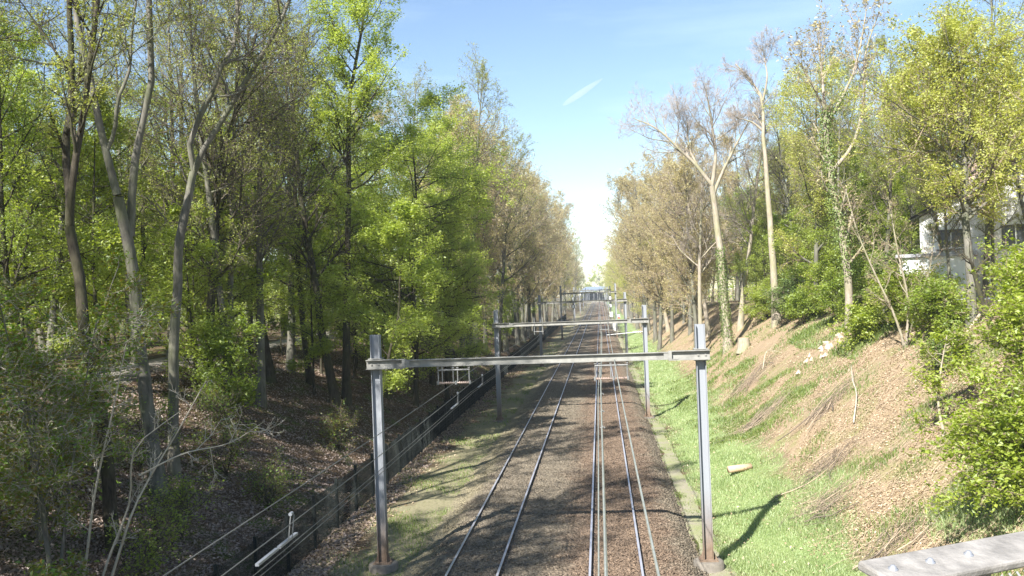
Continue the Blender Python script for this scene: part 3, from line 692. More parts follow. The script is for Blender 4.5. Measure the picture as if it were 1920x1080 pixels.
SPEC = {
 'beech': dict(n1=28, n2=13, n3=8, L1=4.6, t0=.14, a1=72, up1=.02, up2=0, flat=.35, f2=.50, f3=.42, per=14, per2=12, leaf=.135, spread=.14, tilt=.42, mat=M['leaf_beech'], twig=M['twig_dark'], bark=M['bark_dark'], shape=lambda t: .5+.55*np.sin(np.pi*np.clip(.25+.72*t, 0, 1))),
 'bud': dict(n1=24, n2=11, n3=8, n4=2, L1=5.0, t0=.30, a1=48, up1=.09, up2=.04, f2=.5, f3=.46, per=3, per2=1, leaf=.085, spread=.06, tilt=.8, mat=M['leaf_bud'], twig=M['twig_grey'], bark=M['bark_grey'], rtw=.0065),
 'sap': dict(n1=22, n2=10, n3=7, L1=2.5, t0=.14, a1=64, up1=.03, flat=.45, f2=.52, f3=.5, per=5, per2=5, leaf=.135, spread=.11, tilt=.5, mat=M['leaf_green'], twig=M['twig_dark'], bark=M['bark_dark']),
 'dark': dict(n1=34, n2=12, n3=6, L1=2.8, t0=.1, a1=78, up1=.01, f2=.45, f3=.45, per=9, per2=8, leaf=.15, spread=.09, tilt=.7, mat=M['leaf_dark'], twig=M['twig_dark'], bark=M['bark_dark'], shape=cone),
 'tan': dict(n1=28, n2=12, n3=8, n4=2, L1=4.8, t0=.18, a1=46, up1=.08, up2=.05, f2=.5, f3=.46, per=3, per2=2, leaf=.12, spread=.08, tilt=.9, mat=M['leaf_tan'], twig=M['twig_brown'], bark=M['bark_pale'], rtw=.008),
 'bare': dict(n1=11, n2=10, n3=9, n4=4, L1=3.6, t0=.30, a1=44, up1=.07, up2=.05, f2=.55, f3=.5, per=.03, leaf=.07, mat=M['leaf_tan'], twig=M['twig_pale'], bark=M['bark_pale'], rtw=.0065),
 'olive': dict(n1=30, n2=12, n3=8, L1=4.8, t0=.2, a1=54, up1=.06, f2=.5, f3=.45, per=11, per2=6, leaf=.10, spread=.12, tilt=.8, mat=M['leaf_olive'], twig=M['twig_brown'], bark=M['bark_grey']),
}
def spec(n, **k): d = dict(SPEC[n]); d.update(k); return d
def proto(kind, n, h, r, seed, **k):
    out = []
    for i in range(n):
        rng = np.random.RandomState(seed+i); out.append(make_tree([stem(h, r, rng)], spec(kind, **k), seed+i))
    return out
PR = dict(beech=proto('beech', 2, 17, .20, 100), bud=proto('bud', 3, 21, .21, 200), sap=proto('sap', 3, 8, .07, 300), lime=proto('sap', 3, 9, .07, 330, mat=M['leaf_lime'], leaf=.12, per=9), dark=proto('dark', 1, 15, .18, 400),
          tan=proto('tan', 3, 18, .22, 500, bark=M['bark_grey']), olive=proto('olive', 2, 14, .18, 600), naked=proto('bare', 2, 18, .24, 650, n1=16, t0=.4, L1=4.6), green=proto('olive', 2, 14, .17, 620, mat=M['leaf_green'], bark=M['bark_dark'], twig=M['twig_dark']))

def xz(pts, rng, amp=.2):
    """(x, z) trunk outline -> 3D with its own depth wander"""
    y = np.cumsum(np.concatenate([[0], rng.normal(0, amp, len(pts)-1)])); return [(p[0], float(yy), p[1]) for p, yy in zip(pts, y)]
def hero(name, x, y, limbs, sp, seed, label, group=None, cat='tree'):
    rng = np.random.RandomState(seed); L3 = []; ends = {}
    for pts, r0, r1, *ln in limbs:
        q = xz(pts, rng)
        st = ends.get(pts[0])
        if st is None:                                       # join a fork to the nearest point of an earlier limb
            for o in L3:
                for c in o[0]:
                    if abs(c[0]-pts[0][0])+abs(c[2]-pts[0][1]) < .9: st = c[1]
        if st is not None: q = [(a, b+st, c) for a, b, c in q]
        ends[pts[-1]] = q[-1][1]; L3.append((q, r0, r1, *ln))
    return plant(name, make_tree(L3, sp, seed), x, y, 0, 1, label, cat, group)

# left side, the trees that can be told apart
hero('beech_tree', -14.9, 28.4, [([(0, 0), (-.46, 2.48), (-.7, 5.14), (-.82, 7.99), (-.93, 9.91)], .25, .17, 1.5), ([(-.93, 9.91), (-1.25, 11.29), (-1.52, 12.82), (-1.67, 14.17), (-2.04, 15.53), (-2.18, 17.2), (-2.2, 20), (-2, 25)], .13, .03),
     ([(-.80, 8.6), (-.58, 10.6), (-.33, 12.22), (-.02, 13.36), (.18, 14.76), (.3, 16.2), (.57, 19), (1, 25.5)], .14, .03), ([(-1.23, 11.38), (-.95, 11.99), (-.73, 12.95), (-.41, 14), (-.27, 15), (.06, 17.2)], .075, .02), ([(-1.64, 13.99), (-1.68, 15), (-1.68, 16.5), (-1.5, 19)], .075, .02)],
     spec('bud', n1=9, n2=9, n3=8, L1=3.2, t0=.42, a1=52, per=2, only=[1, 2, 3, 4]), 11, 'stout grey beech with a smooth forked trunk, nearest on the left bank')
hero('beech_tree', -15.6, 30.8, [([(0, 0), (.03, 2.39), (.17, 4.49), (.38, 6.59), (.75, 8.48), (1.24, 10.79)], .20, .135, 1.5), ([(1.24, 10.79), (1.27, 11.8), (1.66, 12.68), (2.04, 13.23), (2.47, 14.12), (2.86, 15.24), (3.08, 17.2), (3.1, 19.5), (3.3, 23)], .105, .025),
     ([(1.24, 10.79), (1.7, 11.49), (2.12, 12.27), (2.54, 12.88), (3.13, 13.89), (3.78, 14.65), (4.57, 15.7), (5.3, 17.6), (6, 21)], .11, .025)], spec('bud', n1=14, n2=10, n3=8, L1=3.4, t0=.2, a1=55, per=2, only=[1, 2]), 12, 'leaning grey beech whose crown forks wide, right of the stout grey beech')
hero('beech_tree', -13.9, 24.0, [([(0, -.3), (0, 0), (-.28, 3.01), (-.63, 5.13), (-.83, 6.19), (-1.1, 7.56), (-1.39, 9.16)], .20, .14, 1.5), ([(-1.39, 9.16), (-1.52, 10.15), (-1.72, 11.53), (-1.68, 12.74), (-1.5, 15.5), (-1.2, 21)], .13, .03), ([(-1.39, 9.16), (-1.09, 10.51), (-.92, 11.63), (-.69, 12.67), (-.4, 15), (.2, 22)], .11, .03)],
     spec('bud', n1=11, n2=9, n3=7, L1=2.8, t0=.1, a1=52, only=[1, 2], bark=M['bark_dark'], twig=M['twig_dark']), 13, 'dark leaning tree with a crooked double crown at the left edge')
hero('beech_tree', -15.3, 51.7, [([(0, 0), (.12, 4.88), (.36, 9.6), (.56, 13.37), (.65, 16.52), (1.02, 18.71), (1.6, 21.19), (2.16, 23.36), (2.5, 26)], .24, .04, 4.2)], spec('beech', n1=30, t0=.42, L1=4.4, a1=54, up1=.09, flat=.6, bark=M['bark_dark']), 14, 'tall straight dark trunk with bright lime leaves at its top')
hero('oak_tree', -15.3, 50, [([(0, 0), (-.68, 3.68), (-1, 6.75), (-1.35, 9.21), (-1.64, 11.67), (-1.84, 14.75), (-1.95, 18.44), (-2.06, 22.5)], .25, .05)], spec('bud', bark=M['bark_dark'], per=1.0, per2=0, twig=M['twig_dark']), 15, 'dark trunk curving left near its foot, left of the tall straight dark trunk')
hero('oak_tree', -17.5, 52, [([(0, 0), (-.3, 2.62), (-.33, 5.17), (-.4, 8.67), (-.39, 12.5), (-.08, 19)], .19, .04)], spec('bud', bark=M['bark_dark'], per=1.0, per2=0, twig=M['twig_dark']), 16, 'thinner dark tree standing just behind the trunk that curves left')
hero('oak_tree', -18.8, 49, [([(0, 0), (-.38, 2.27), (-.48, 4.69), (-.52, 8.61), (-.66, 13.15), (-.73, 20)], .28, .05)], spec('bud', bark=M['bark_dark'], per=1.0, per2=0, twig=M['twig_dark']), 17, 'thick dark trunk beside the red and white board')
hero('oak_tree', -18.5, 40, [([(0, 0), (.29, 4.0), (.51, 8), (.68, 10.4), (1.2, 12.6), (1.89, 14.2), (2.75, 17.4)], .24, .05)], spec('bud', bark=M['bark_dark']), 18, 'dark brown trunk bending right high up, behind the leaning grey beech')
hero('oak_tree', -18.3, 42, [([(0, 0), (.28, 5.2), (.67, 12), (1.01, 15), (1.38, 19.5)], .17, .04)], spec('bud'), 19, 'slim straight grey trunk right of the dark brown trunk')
rngc = np.random.RandomState(77)
hero('beech_tree', -12.6, 58.5, [([(0, 0), (.2, 4), (.1, 9), (.5, 14), (.4, 19)], .17, .03, 6.6)], spec('beech', n1=44, n2=15, t0=.12, L1=5.4), 20, 'broad lime green beech spreading to the rails, largest bright crown on the left')
hero('beech_tree', -12.4, 47.0, [([(0, 0), (.5, 2.5), (.9, 4.5), (1.5, 6.8), (1.7, 9), (2.4, 12)], .10, .02, 3.2)], spec('beech', n1=22, n2=11, t0=.22, L1=3.4), 21, 'crooked young beech with lime leaves, just left of the nearest portal post')
hero('beech_tree', -13.6, 70, [([(0, 0), (.1, 5), (.4, 10), (.3, 16), (.5, 20)], .2, .03, 4.6)], spec('beech', n1=30, n2=12, t0=.2, L1=4.6), 22, 'lime green beech behind the broad beech, its side reaching towards the second portal')
hero('birch_tree', -15.2, 88, [([(0, 0), (.3, 7), (.1, 14), (.3, 20), (.2, 25.5)], .22, .03, 3.6)], spec('beech', n1=26, n2=11, t0=.5, L1=3.4, mat=M['leaf_beech'], per=4), 23, 'tallest pale green pointed crown above the bare twigs on the left skyline')

# right side
hero('bare_tree', 9.9, 73, [([(0, 0), (-.21, 4.47), (-.37, 7.87), (-.6, 10.65), (-.83, 13.21)], .34, .22, 2), ([(-.83, 13.21), (-1.95, 14.76), (-3.57, 16.47), (-5.37, 18.11), (-6.88, 18.9)], .17, .03), ([(-.83, 13.21), (-.51, 15.11), (-.66, 17.89), (-1.07, 21)], .17, .03), ([(-.69, 12.57), (.04, 14.23), (1.03, 16.09), (2.48, 18.6)], .15, .03), ([(-1.83, 14.62), (-2.4, 16.06), (-2.6, 19)], .10, .03)],
     spec('bare', only=[1, 2, 3, 4], n1=12, ivy=[(0, .0, .62, 2600, .06)]), 31, 'bare pale tree with wide forked branches and ivy up its trunk')
hero('bare_tree', 13.0, 69, [([(0, 0), (-.12, 4.1), (-.19, 7.32), (-.27, 10.53), (-.33, 12.95), (-.42, 14.65), (-.3, 16.97), (-.76, 18.21), (-2.13, 20)], .30, .05, 2.6), ([(-.42, 14.65), (-1.18, 15.33), (-2.3, 15.7)], .09, .03, 2), ([(-.3, 16.97), (.04, 18.56), (-.06, 20.6)], .09, .03, 2)], spec('bare', n1=9, t0=.68, L1=2.6), 32, 'tall bare pale trunk with a crooked thin top, right of the forked bare tree')
hero('pale_tree', 9.3, 128, [([(0, 0), (-.6, 3.94), (-1.17, 8.49), (-1.74, 13.04), (-1.87, 18.5)], .27, .05)], spec('tan'), 33, 'pale trunk leaning left towards the line, farthest of the pale leaning trunks')
hero('pale_tree', 11.3, 109, [([(0, 0), (-.47, 2.57), (-1.1, 5.8), (-1.51, 8.38), (-1.72, 12.87), (-1.6, 18)], .30, .05)], spec('tan', bark=M['bark_pale']), 34, 'bent pale trunk just behind the top of the nearest right post')
hero('horse_chestnut', 13.2, 50, [([(0, 0), (-.07, 2.46), (-.36, 5.36), (-.85, 8.56), (-1.04, 10.89), (-1.12, 11.91)], .22, .13, 2.6), ([(-1.12, 11.91), (-1.16, 13.8), (-1.25, 16)], .09, .025), ([(-1.03, 11.18), (-.2, 12.44), (.41, 13.7), (.86, 15.12), (1.26, 17)], .09, .025), ([(-1.12, 11.91), (-1.67, 12.96), (-2.34, 14.2)], .07, .02), ([(-.85, 8.56), (.32, 9.95), (1.03, 12.22), (1.24, 14.81), (1.98, 17)], .10, .025)],
     spec('bare', n1=9, n2=7, n3=5, n4=2, L1=2.3, t0=.3, a1=30, up1=.12, per=.7, leaf=.15, mat=M['leaf_pale'], twig=M['twig_brown'], ivy=[(0, .25, 1, 2600, .22), (2, 0, .3, 300, .1)]), 35, 'tall tree with ivy clad trunk and pale opening buds against the sky')
hero('maple_tree', 14.6, 37.5, [([(0, 0), (.08, 2.17), (.1, 4.12), (.14, 6.29), (.08, 8.46), (.03, 11.2)], .19, .04, 4.4)], spec('olive', n1=44, n2=13, t0=.36, L1=4.8), 36, 'full olive yellow maple in front of the white house')
hero('maple_tree', 12.9, 26.0, [([(0, 0), (.25, 2.4), (.5, 4.8), (.8, 7.5), (1.0, 10)], .13, .03, 2.7)], spec('olive', n1=26, n2=11, t0=.30, L1=2.9, twig=M['twig_brown']), 37, 'olive leaved tree at the right edge, nearest on the right bank')
hero('maple_tree', 13.4, 21.0, [([(0, 0), (.0, 3), (.3, 6), (.4, 10.5)], .15, .03, 2.4)], spec('olive', n1=20, n2=9, t0=.74, L1=2.2, mat=M['leaf_green'], leaf=.15), 38, 'dark green leaves of a tree cut by the upper right corner')
hero('sapling', 10.5, 29.5, [([(0, 0), (-.05, .9), (.05, 1.9), (.3, 3.2)], .05, .012, .9)], spec('sap', n1=12, n2=6, n3=4, L1=1.0, t0=.42, a1=70, droop=.1, mat=M['leaf_shrub'], leaf=.12, twig=M['twig_brown'], bark=M['bark_pale']), 39, 'lone sapling with drooping yellow green leaves on the bare right bank', None, 'sapling')
hero('hazel_tree', 13.0, 40.5, [([(0, 0), (-.5, 1.5), (-1.2, 3.2), (-1.9, 5), (-2.3, 7)], .06, .015, 1.3), ([(0, 0), (.05, 2), (-.3, 4), (-.5, 6.6)], .06, .015, 1.4), ([(0, 0), (.5, 1.6), (1.2, 3.4), (1.6, 5.4)], .05, .015, 1.3)], spec('bare', n1=12, n2=7, n3=5, n4=2, L1=1.5, t0=.2, per=.25, leaf=.08, mat=M['leaf_bud'], twig=M['twig_brown'], bark=M['bark_pale']), 40, 'many stemmed bare hazel on the bank before the olive maple')
hero('dead_stump_tree', 13.9, 33.5, [([(0, 0), (-.25, .8), (-.55, 1.8), (-.7, 2.7)], .11, .08, .8), ([(-.7, 2.7), (-.9, 3.1), (-1.15, 3.4)], .07, .03, .8), ([(-.7, 2.7), (-.4, 3.1), (-.2, 3.3)], .07, .03, .8)], spec('bare', n1=5, n2=4, n3=3, n4=1, L1=.9, t0=.3, bark=M['bark_dark'], twig=M['twig_dark'], per=.2), 41, 'short dark pollarded tree below the white house')

# ------------------------------------------------------------------ the rest of both woods
rng = random.Random(9)
def zone(y):
    for lim, w in ((27.75, 'before the nearest portal'), (59.7, 'between first and second portals'), (102, 'between second and third portals'), (157, 'between third and fourth portals'), (235, 'just beyond the fourth portal'), (1e9, 'far down the line')):
        if y < lim: return w
WORD = dict(beech=('beech_tree', 'lime green beech'), bud=('oak_tree', 'grey budding tree'), sap=('young_tree', 'young green leaved tree'), dark=('conifer', 'dark evergreen tree'), naked=('bare_tree', 'leafless pale tree'), lime=('young_tree', 'young lime leaved tree'), tan=('bare_tree', 'brownish tree in catkin'), olive=('maple_tree', 'yellow olive tree'), green=('leafy_tree', 'green leafy tree'))
def wood(kind, x, y, s, side, where):
    n, w = WORD[kind]; pr = PR[kind][rng.randrange(len(PR[kind]))]
    lab = f'{w} {where}, {zone(y)}'
    return plant(n, pr, x, y, rng.uniform(0, 6.28), s, lab, 'tree', lab.replace(' tree', ' trees', 1), s*rng.uniform(.92, 1.1), (rng.gauss(0, .03), rng.gauss(0, .03)))
def pick(ws):
    t = rng.uniform(0, sum(w for _, w in ws))
    for k, w in ws:
        t -= w
        if t <= 0: return k
    return ws[-1][0]
SZ = dict(beech=(.85, 1.1), bud=(.85, 1.12), sap=(.75, 1.5), lime=(.8, 1.7), dark=(.8, 1.1), tan=(.9, 1.2), olive=(.85, 1.15), green=(.8, 1.1))
occ = []
def free(x, y, d):
    for a, b in occ:
        if (a-x)**2+(b-y)**2 < d*d: return False
    occ.append((x, y)); return True
def fill(n, xr, yr, ws, side, where, dmin):
    c = 0
    for _ in range(n*12):
        if c >= n: break
        x, y = rng.uniform(*xr), rng.uniform(*yr)
        if not free(x, y, dmin): continue
        k = pick(ws); wood(k, x, y, rng.uniform(*SZ[k]), side, where); c += 1
PR['thin'] = proto('bud', 2, 21, .2, 700, per=3, per2=1, L1=4.0, n1=22); WORD['thin'] = ('oak_tree', 'thin leaved budding tree'); SZ['thin'] = (1.1, 1.32)
fill(46, (-50, -18.5), (36, 84), [('bud', 3), ('sap', 2), ('lime', 3), ('beech', 1.8), ('green', .7)], 'left', 'deep in the left wood', 2.6)
fill(15, (-21, -16.5), (38, 76), [('sap', 1), ('lime', 3), ('bud', .6)], 'left', 'low in the left wood', 1.8)
fill(20, (-95, -45), (70, 130), [('bud', 2), ('lime', 2), ('beech', 3), ('green', 1)], 'left', 'far back in the left wood', 4)
fill(10, (-34, -17.5), (17, 36), [('lime', 2), ('thin', 2), ('dark', .4)], 'left', 'near the left edge of the view', 3)
SZ['bud'] = (1.1, 1.3)
fill(13, (-17.5, -13.8), (-18, 15), [('thin', 3)], 'left', 'on the left beside the bridge', 2.6)
SZ['bud'] = (.85, 1.12)
fill(7, (-27, -18), (-4, 13), [('green', 1), ('bud', 1.5)], 'left', 'added unseen left of the bridge for shade', 3)  # trees out of view, added to shade the left bank
for y in np.arange(76, 170, 6.0): k = pick([('tan', 3), ('bud', 3), ('sap', 1.2), ('dark', .3)]); wood(k, rng.uniform(-15.5, -12.0), y+rng.uniform(-2, 2), rng.uniform(*SZ[k])*(1.22 if k in ('tan', 'bud') else 1), 'left', 'on the lip of the left bank')
for y in np.arange(90, 180, 8.0): k = pick([('tan', 2), ('bud', 3), ('beech', .8)]); wood(k, rng.uniform(-24, -17), y+rng.uniform(-3, 3), rng.uniform(*SZ[k])*1.15, 'left', 'behind the lip of the left bank')
for y in np.arange(176, 520, 13.0): k = pick([('tan', 4), ('bud', 2), ('olive', .7)]); wood(k, rng.uniform(-16, -11.5), y+rng.uniform(-4, 4), rng.uniform(1.15, 1.45), 'left', 'on the left along the fence')
for y in np.arange(84, 180, 6.5): k = pick([('tan', 5), ('olive', 1.6), ('green', .6)]); wood(k, rng.uniform(7.4, 12.5), y+rng.uniform(-2, 2), rng.uniform(.85, 1.1), 'right', 'on the right slope')
for y in np.arange(80, 180, 9.0): k = pick([('tan', 3), ('green', 1.2), ('olive', 1)]); wood(k, rng.uniform(14, 22), y+rng.uniform(-3, 3), rng.uniform(.8, 1.1), 'right', 'behind the right slope')
for (x, y, sc) in ((6.9, 112, 1.12), (7.4, 128, 1.3), (7.0, 143, 1.38), (7.3, 157, 1.42), (6.8, 172, 1.45)): wood('tan', x, y, sc, 'right', 'leaning out from the right slope')
for (x, y, sc) in ((-12.2, 150, 1.35), (-12.4, 164, 1.4), (-11.9, 178, 1.45), (-12.1, 196, 1.5), (-11.8, 214, 1.5)): wood('tan', x, y, sc, 'left', 'tall at the left fence')
for (x, y, sc) in ((-11.7, 65.5, .8), (-13.2, 75, .95)): wood('beech', x, y, sc, 'left', 'beside the broad lime beech')
for (x, y, k, sc) in ((-12.6, 81, 'bud', 1.18), (-12.9, 91, 'tan', 1.4), (-12.2, 103, 'bud', 1.25), (-12.5, 116, 'tan', 1.45), (-12.1, 128, 'bud', 1.22), (-12.4, 140, 'tan', 1.42)): wood(k, x, y, sc, 'left', 'leaning out over the left fence')
for (x, y, sc) in ((8.6, 80, .95), (11.8, 79, 1.0), (10.6, 92, 1.0)): wood('naked', x, y, sc, 'right', 'around the forked bare tree')
for y in np.arange(186, 520, 13.0): k = pick([('tan', 4), ('olive', 2)]); wood(k, rng.uniform(6.2, 9.5), y+rng.uniform(-4, 4), rng.uniform(1.1, 1.4), 'right', 'on the right of the line')
for (x, y, k, s) in ((16.5, 62, 'green', .72), (18.5, 70, 'olive', .8), (20.5, 58, 'green', .85), (13.8, 82, 'green', .72), (16.4, 76, 'bud', .75), (21.5, 66, 'bud', .78), (25, 74, 'olive', .9), (24, 45, 'olive', .8), (27, 54, 'bud', .8), (30, 66, 'olive', .95), (23, 36, 'green', .8), (29, 46, 'green', .9), (17.2, 54, 'sap', 1.0), (14.8, 57, 'lime', .9), (15.6, 66, 'lime', 1.0), (17.5, 63, 'sap', 1.1), (14.8, 72, 'sap', .9), (16.0, 48.5, 'lime', .75), (19.5, 75, 'lime', 1.3), (13.9, 78, 'lime', .8), (15.2, 58.5, 'thin', .72), (17.6, 50.5, 'thin', .7), (16.3, 64.5, 'thin', .8), (19, 60.5, 'thin', .8), (18.4, 45.5, 'thin', .72), (14.3, 47.5, 'thin', .62), (17.2, 72, 'thin', .85), (17.4, 42.3, 'thin', .5), (19.3, 42.0, 'thin', .55), (16.4, 44.5, 'thin', .45), (15.2, 41.0, 'thin', .42)):
    wood(k, x, y, s, 'right', 'behind the cleared right bank')
for (x, y, s) in ((-21, 712, 1.3), (-8, 708, 1.15), (5, 706, 1.1), (-30, 700, 1.5), (-14, 720, 1.6), (0, 735, 1.5), (12, 715, 1.35), (26, 705, 1.6), (-45, 715, 1.7), (40, 720, 1.7)):
    wood(pick([('beech', 2), ('green', 1), ('olive', 1)]), x, y, s, 'far', 'beyond the grey roof')

fill(22, (14.5, 40), (64, 150), [('sap', 2), ('lime', 1.5), ('green', 1), ('tan', 1), ('olive', 1)], 'right', 'behind the right slope', 2.6)
fill(12, (20, 40), (34, 64), [('sap', 1), ('green', 1), ('olive', 1.4)], 'right', 'around the white house', 3.0)
def far_wood(name, x0, x1, y0, y1, mats, n, seed, label):
    rg = np.random.RandomState(seed); X = rg.uniform(x0, x1, n); Y = rg.uniform(y0, y1, n)
    top = 15+3*np.sin(X*.21+Y*.13)+2.5*np.sin(X*.5-Y*.33)+1.5*np.sin(Y*.9+X*.7); g = height(X, Y); Z = g+top*rg.rand(n)**.7
    cl = np.sin(X*.9+1.2*np.sin(Z*.5))+np.sin(Y*.8+Z*.6)+rg.normal(0, .6, n) > -.5; X, Y, Z = X[cl], Y[cl], Z[cl]
    V, Q = rand_quads(np.stack([X, Y, Z], 1), rg.uniform(.3, .9, len(X)), rg, .8, .7); mi = (rg.rand(len(Q)) > .6).astype(int)
    P, nt = [], 220
    tx, ty = rg.uniform(x0, x1, nt), rg.uniform(y0, y1, nt); tg = height(tx, ty)
    P = np.stack([np.stack([tx+rg.normal(0, .3, nt)*k, ty+rg.normal(0, .3, nt)*k, tg+k*5.5], 1) for k in range(4)], 1); V2, Q2 = tubes(P, np.array([.22, .18, .13, .05])*np.ones((nt, 1)), 6)
    tag(link(name, new_mesh(name, np.concatenate([V, V2]), np.concatenate([Q, Q2+len(V)]), None, False, [M[m] for m in mats]+[M['bark_dark']], np.concatenate([mi, np.full(len(Q2), 2)]))), label, None, None, 'stuff')
far_wood('distant_wood', -150, -62, 40, 330, ('leaf_green', 'leaf_bud'), 90000, 71, 'distant green wood closing the view on the left')
far_wood('distant_wood', 34, 130, 90, 400, ('leaf_green', 'leaf_tan'), 80000, 72, 'distant wood closing the view on the right')

# shrubs
def shrub(name, x, y, h, nst, sp, seed, label, spread=.5, cat='shrub', group=None, light=False, r=.03):
    rg = np.random.RandomState(seed); limbs = []
    for i in range(nst):
        a = rg.rand()*6.28; q = spread*rg.uniform(.3, 1); hh = h*rg.uniform(.7, 1.05)
        limbs.append(([(0, 0, 0), (math.cos(a)*q*.25*h, math.sin(a)*q*.25*h, hh*.4), (math.cos(a)*q*.55*h, math.sin(a)*q*.55*h, hh*.75), (math.cos(a)*q*.8*h, math.sin(a)*q*.8*h, hh)], r, r*.25))
    return plant(name, make_tree(limbs, sp, seed), x, y, 0, 1, label, cat, group)
mp_ = lambda **k: spec('sap', mat=M['leaf_maple'], twig=M['stem_light'], bark=M['bark_grey'], **k)
shrub('maple_shrub', -13.2, 20.0, 7.6, 4, mp_(n1=12, n2=9, n3=7, L1=2.2, t0=.25, leaf=.10, per=4), 51, 'tall maple bush with green and rust brown young leaves at the left edge', .35, r=.05)
shrub('maple_shrub', -15.2, 22.5, 7.0, 4, mp_(n1=12, n2=9, n3=7, L1=2.0, t0=.25, leaf=.10, per=4), 52, 'rusty leaved maple bush behind the tall maple bush', .4, r=.05)
shrub('maple_shrub', -11.9, 18.0, 2.4, 4, mp_(n1=8, n2=6, n3=5, L1=1.1, t0=.2, leaf=.11, per=3), 53, 'low yellowish bush in the lower left corner', .6, r=.025)
shrub('maple_shrub', -15.0, 25.5, 4.6, 3, mp_(n1=8, n2=7, n3=5, L1=1.7, t0=.2, leaf=.12, per=2), 54, 'thin leaved dim bush before the stout grey beech', .5, r=.035)
shrub('holly_bush', -17.0, 38.5, 5.2, 3, spec('sap', n1=14, n2=8, n3=6, L1=1.6, t0=.1, leaf=.13, per=4, mat=M['leaf_green']), 55, 'deep green holly like bush right of the leaning grey beech', .2, r=.05)
shrub('bright_shrub', 10.6, 21.6, 2.6, 5, spec('sap', n1=9, n2=8, n3=6, L1=1.4, t0=.12, leaf=.12, per=5, mat=M['leaf_shrub'], twig=M['twig_brown']), 56, 'bright green leafy shrub low at the right edge, nearest the parapet', .5)
shrub('bright_shrub', 12.4, 25.4, 3.4, 5, spec('sap', n1=9, n2=8, n3=6, L1=1.6, t0=.12, leaf=.12, per=5, mat=M['leaf_shrub'], twig=M['twig_brown']), 57, 'bright green shrub above the low one at the right edge', .5)
shrub('bright_shrub', 14.2, 30.0, 3.2, 5, spec('sap', n1=9, n2=8, n3=6, L1=1.6, t0=.12, leaf=.12, per=5, mat=M['leaf_shrub'], twig=M['twig_brown']), 58, 'green shrub under the olive maple at the crest', .5)
shrub('bramble', 12.6, 34.6, 1.0, 6, spec('sap', n1=8, n2=6, n3=5, L1=.9, t0=.1, leaf=.10, per=3, mat=M['leaf_ivy'], twig=M['twig_brown']), 59, 'dark low bramble beneath the pale leaning branch', .9, r=.015)
for i, (x, y, h, lab) in enumerate(((9.9, 22.6, 2.0, 'sprawling bright bush low over the grass patch at the right edge'), (11.6, 23.0, 3.6, 'taller bright bush between the low shrubs at the right edge'), (12.6, 27.4, 3.6, 'bright green bush overhanging the lone sapling'), (13.6, 23.4, 4.2, 'tall light green bush cut by the right edge of the view'))):
    shrub('bright_shrub', x, y, h, 6, spec('sap', n1=7, n2=9, n3=7, L1=2.1, t0=.2, leaf=.115, per=6, up1=.0, flat=.3, mat=M['leaf_shrub'], twig=M['twig_brown']), 80+i, lab, .5)
for i, (x, y, h) in enumerate(((14.2, 43.5, 2.4), (15.3, 47, 3.0), (15.0, 51.5, 2.6), (14.6, 59, 3.2), (13.8, 66, 2.6), (15.2, 69, 3.4), (13.2, 74, 2.2), (16.5, 56, 3.6), (13.6, 39.0, 1.6))):
    shrub('leafy_shrub', x, y, h, 6, spec('sap', n1=8, n2=8, n3=6, L1=1.7, t0=.1, leaf=.12, per=6, mat=M['leaf_shrub' if i % 3 == 0 else 'leaf_ivy' if i % 3 == 1 else 'leaf_green'], twig=M['twig_brown']), 110+i, 'leafy shrub in the thicket along the crest of the right bank', .5, group='thicket shrubs along the right crest')
for i, (x, y, h, lab) in enumerate(((-13.0, 26.0, 1.5, 'low dim sprouting bush at the foot of the stout grey beech'), (-14.6, 33.0, 1.6, 'low dim bush at the foot of the leaning grey beech'), (-12.4, 31.5, 1.1, 'small sprouting bush lowest on the left bank by the fence'), (-16.2, 29.5, 2.2, 'dim bush behind the stout grey beech'), (-16.0, 36.5, 2.0, 'dim bush behind the leaning grey beech'), (-13.2, 43.0, 1.2, 'small leafy sprout on the bank before the nearest left post'), (-12.6, 22.4, 1.5, 'yellowish sprouting bush among the light bare stems'))):
    shrub('sprouting_bush', x, y, h, 5, spec('sap', n1=6, n2=5, n3=4, L1=1.3, t0=.1, a1=45, leaf=.08, per=3, per2=1, mat=M['leaf_maple' if i % 3 else 'leaf_green'], twig=M['twig_grey']), 90+i, lab, .8, r=.018)
for i, (x, y, h) in enumerate(((12.9, 46, 1.6), (14.3, 55, 2.6), (13.4, 62, 2.2))):
    shrub('leafy_shrub', x, y, h, 5, spec('sap', n1=8, n2=7, n3=6, L1=1.2, t0=.1, leaf=.13, per=4, mat=M['leaf_shrub' if i == 0 else 'leaf_green']), 60+i, ['low light green bush beside the pale rubble heap', 'green bush at the foot of the ivy clad tree', 'green bush right of the tall bare pale trunk'][i], .6)
hero('bare_shrub', -12.2, 19.6, [([(-.35, -.1), (-.2, 1.5), (.25, 3.4), (.9, 5.6), (1.3, 6.9)], .040, .010, .8), ([(0, -.1), (.4, 1.6), (.9, 3.1), (1.5, 4.6), (2.4, 5.3)], .036, .010, .8), ([(.05, -.1), (.6, 1.6), (1.2, 3.2), (2.0, 4.8), (2.6, 5.9)], .040, .010, .9), ([(1.5, 3.9), (2.5, 4.35), (3.4, 4.5), (4.3, 5.0)], .022, .006, .9)],
     spec('bare', n1=7, n2=5, n3=3, n4=1, L1=1.2, t0=.3, a1=50, per=.12, leaf=.07, mat=M['leaf_bud'], twig=M['stem_light'], bark=M['stem_light']), 66, 'bare shrub of thin light stems in the shaded lower left', None, 'shrub')

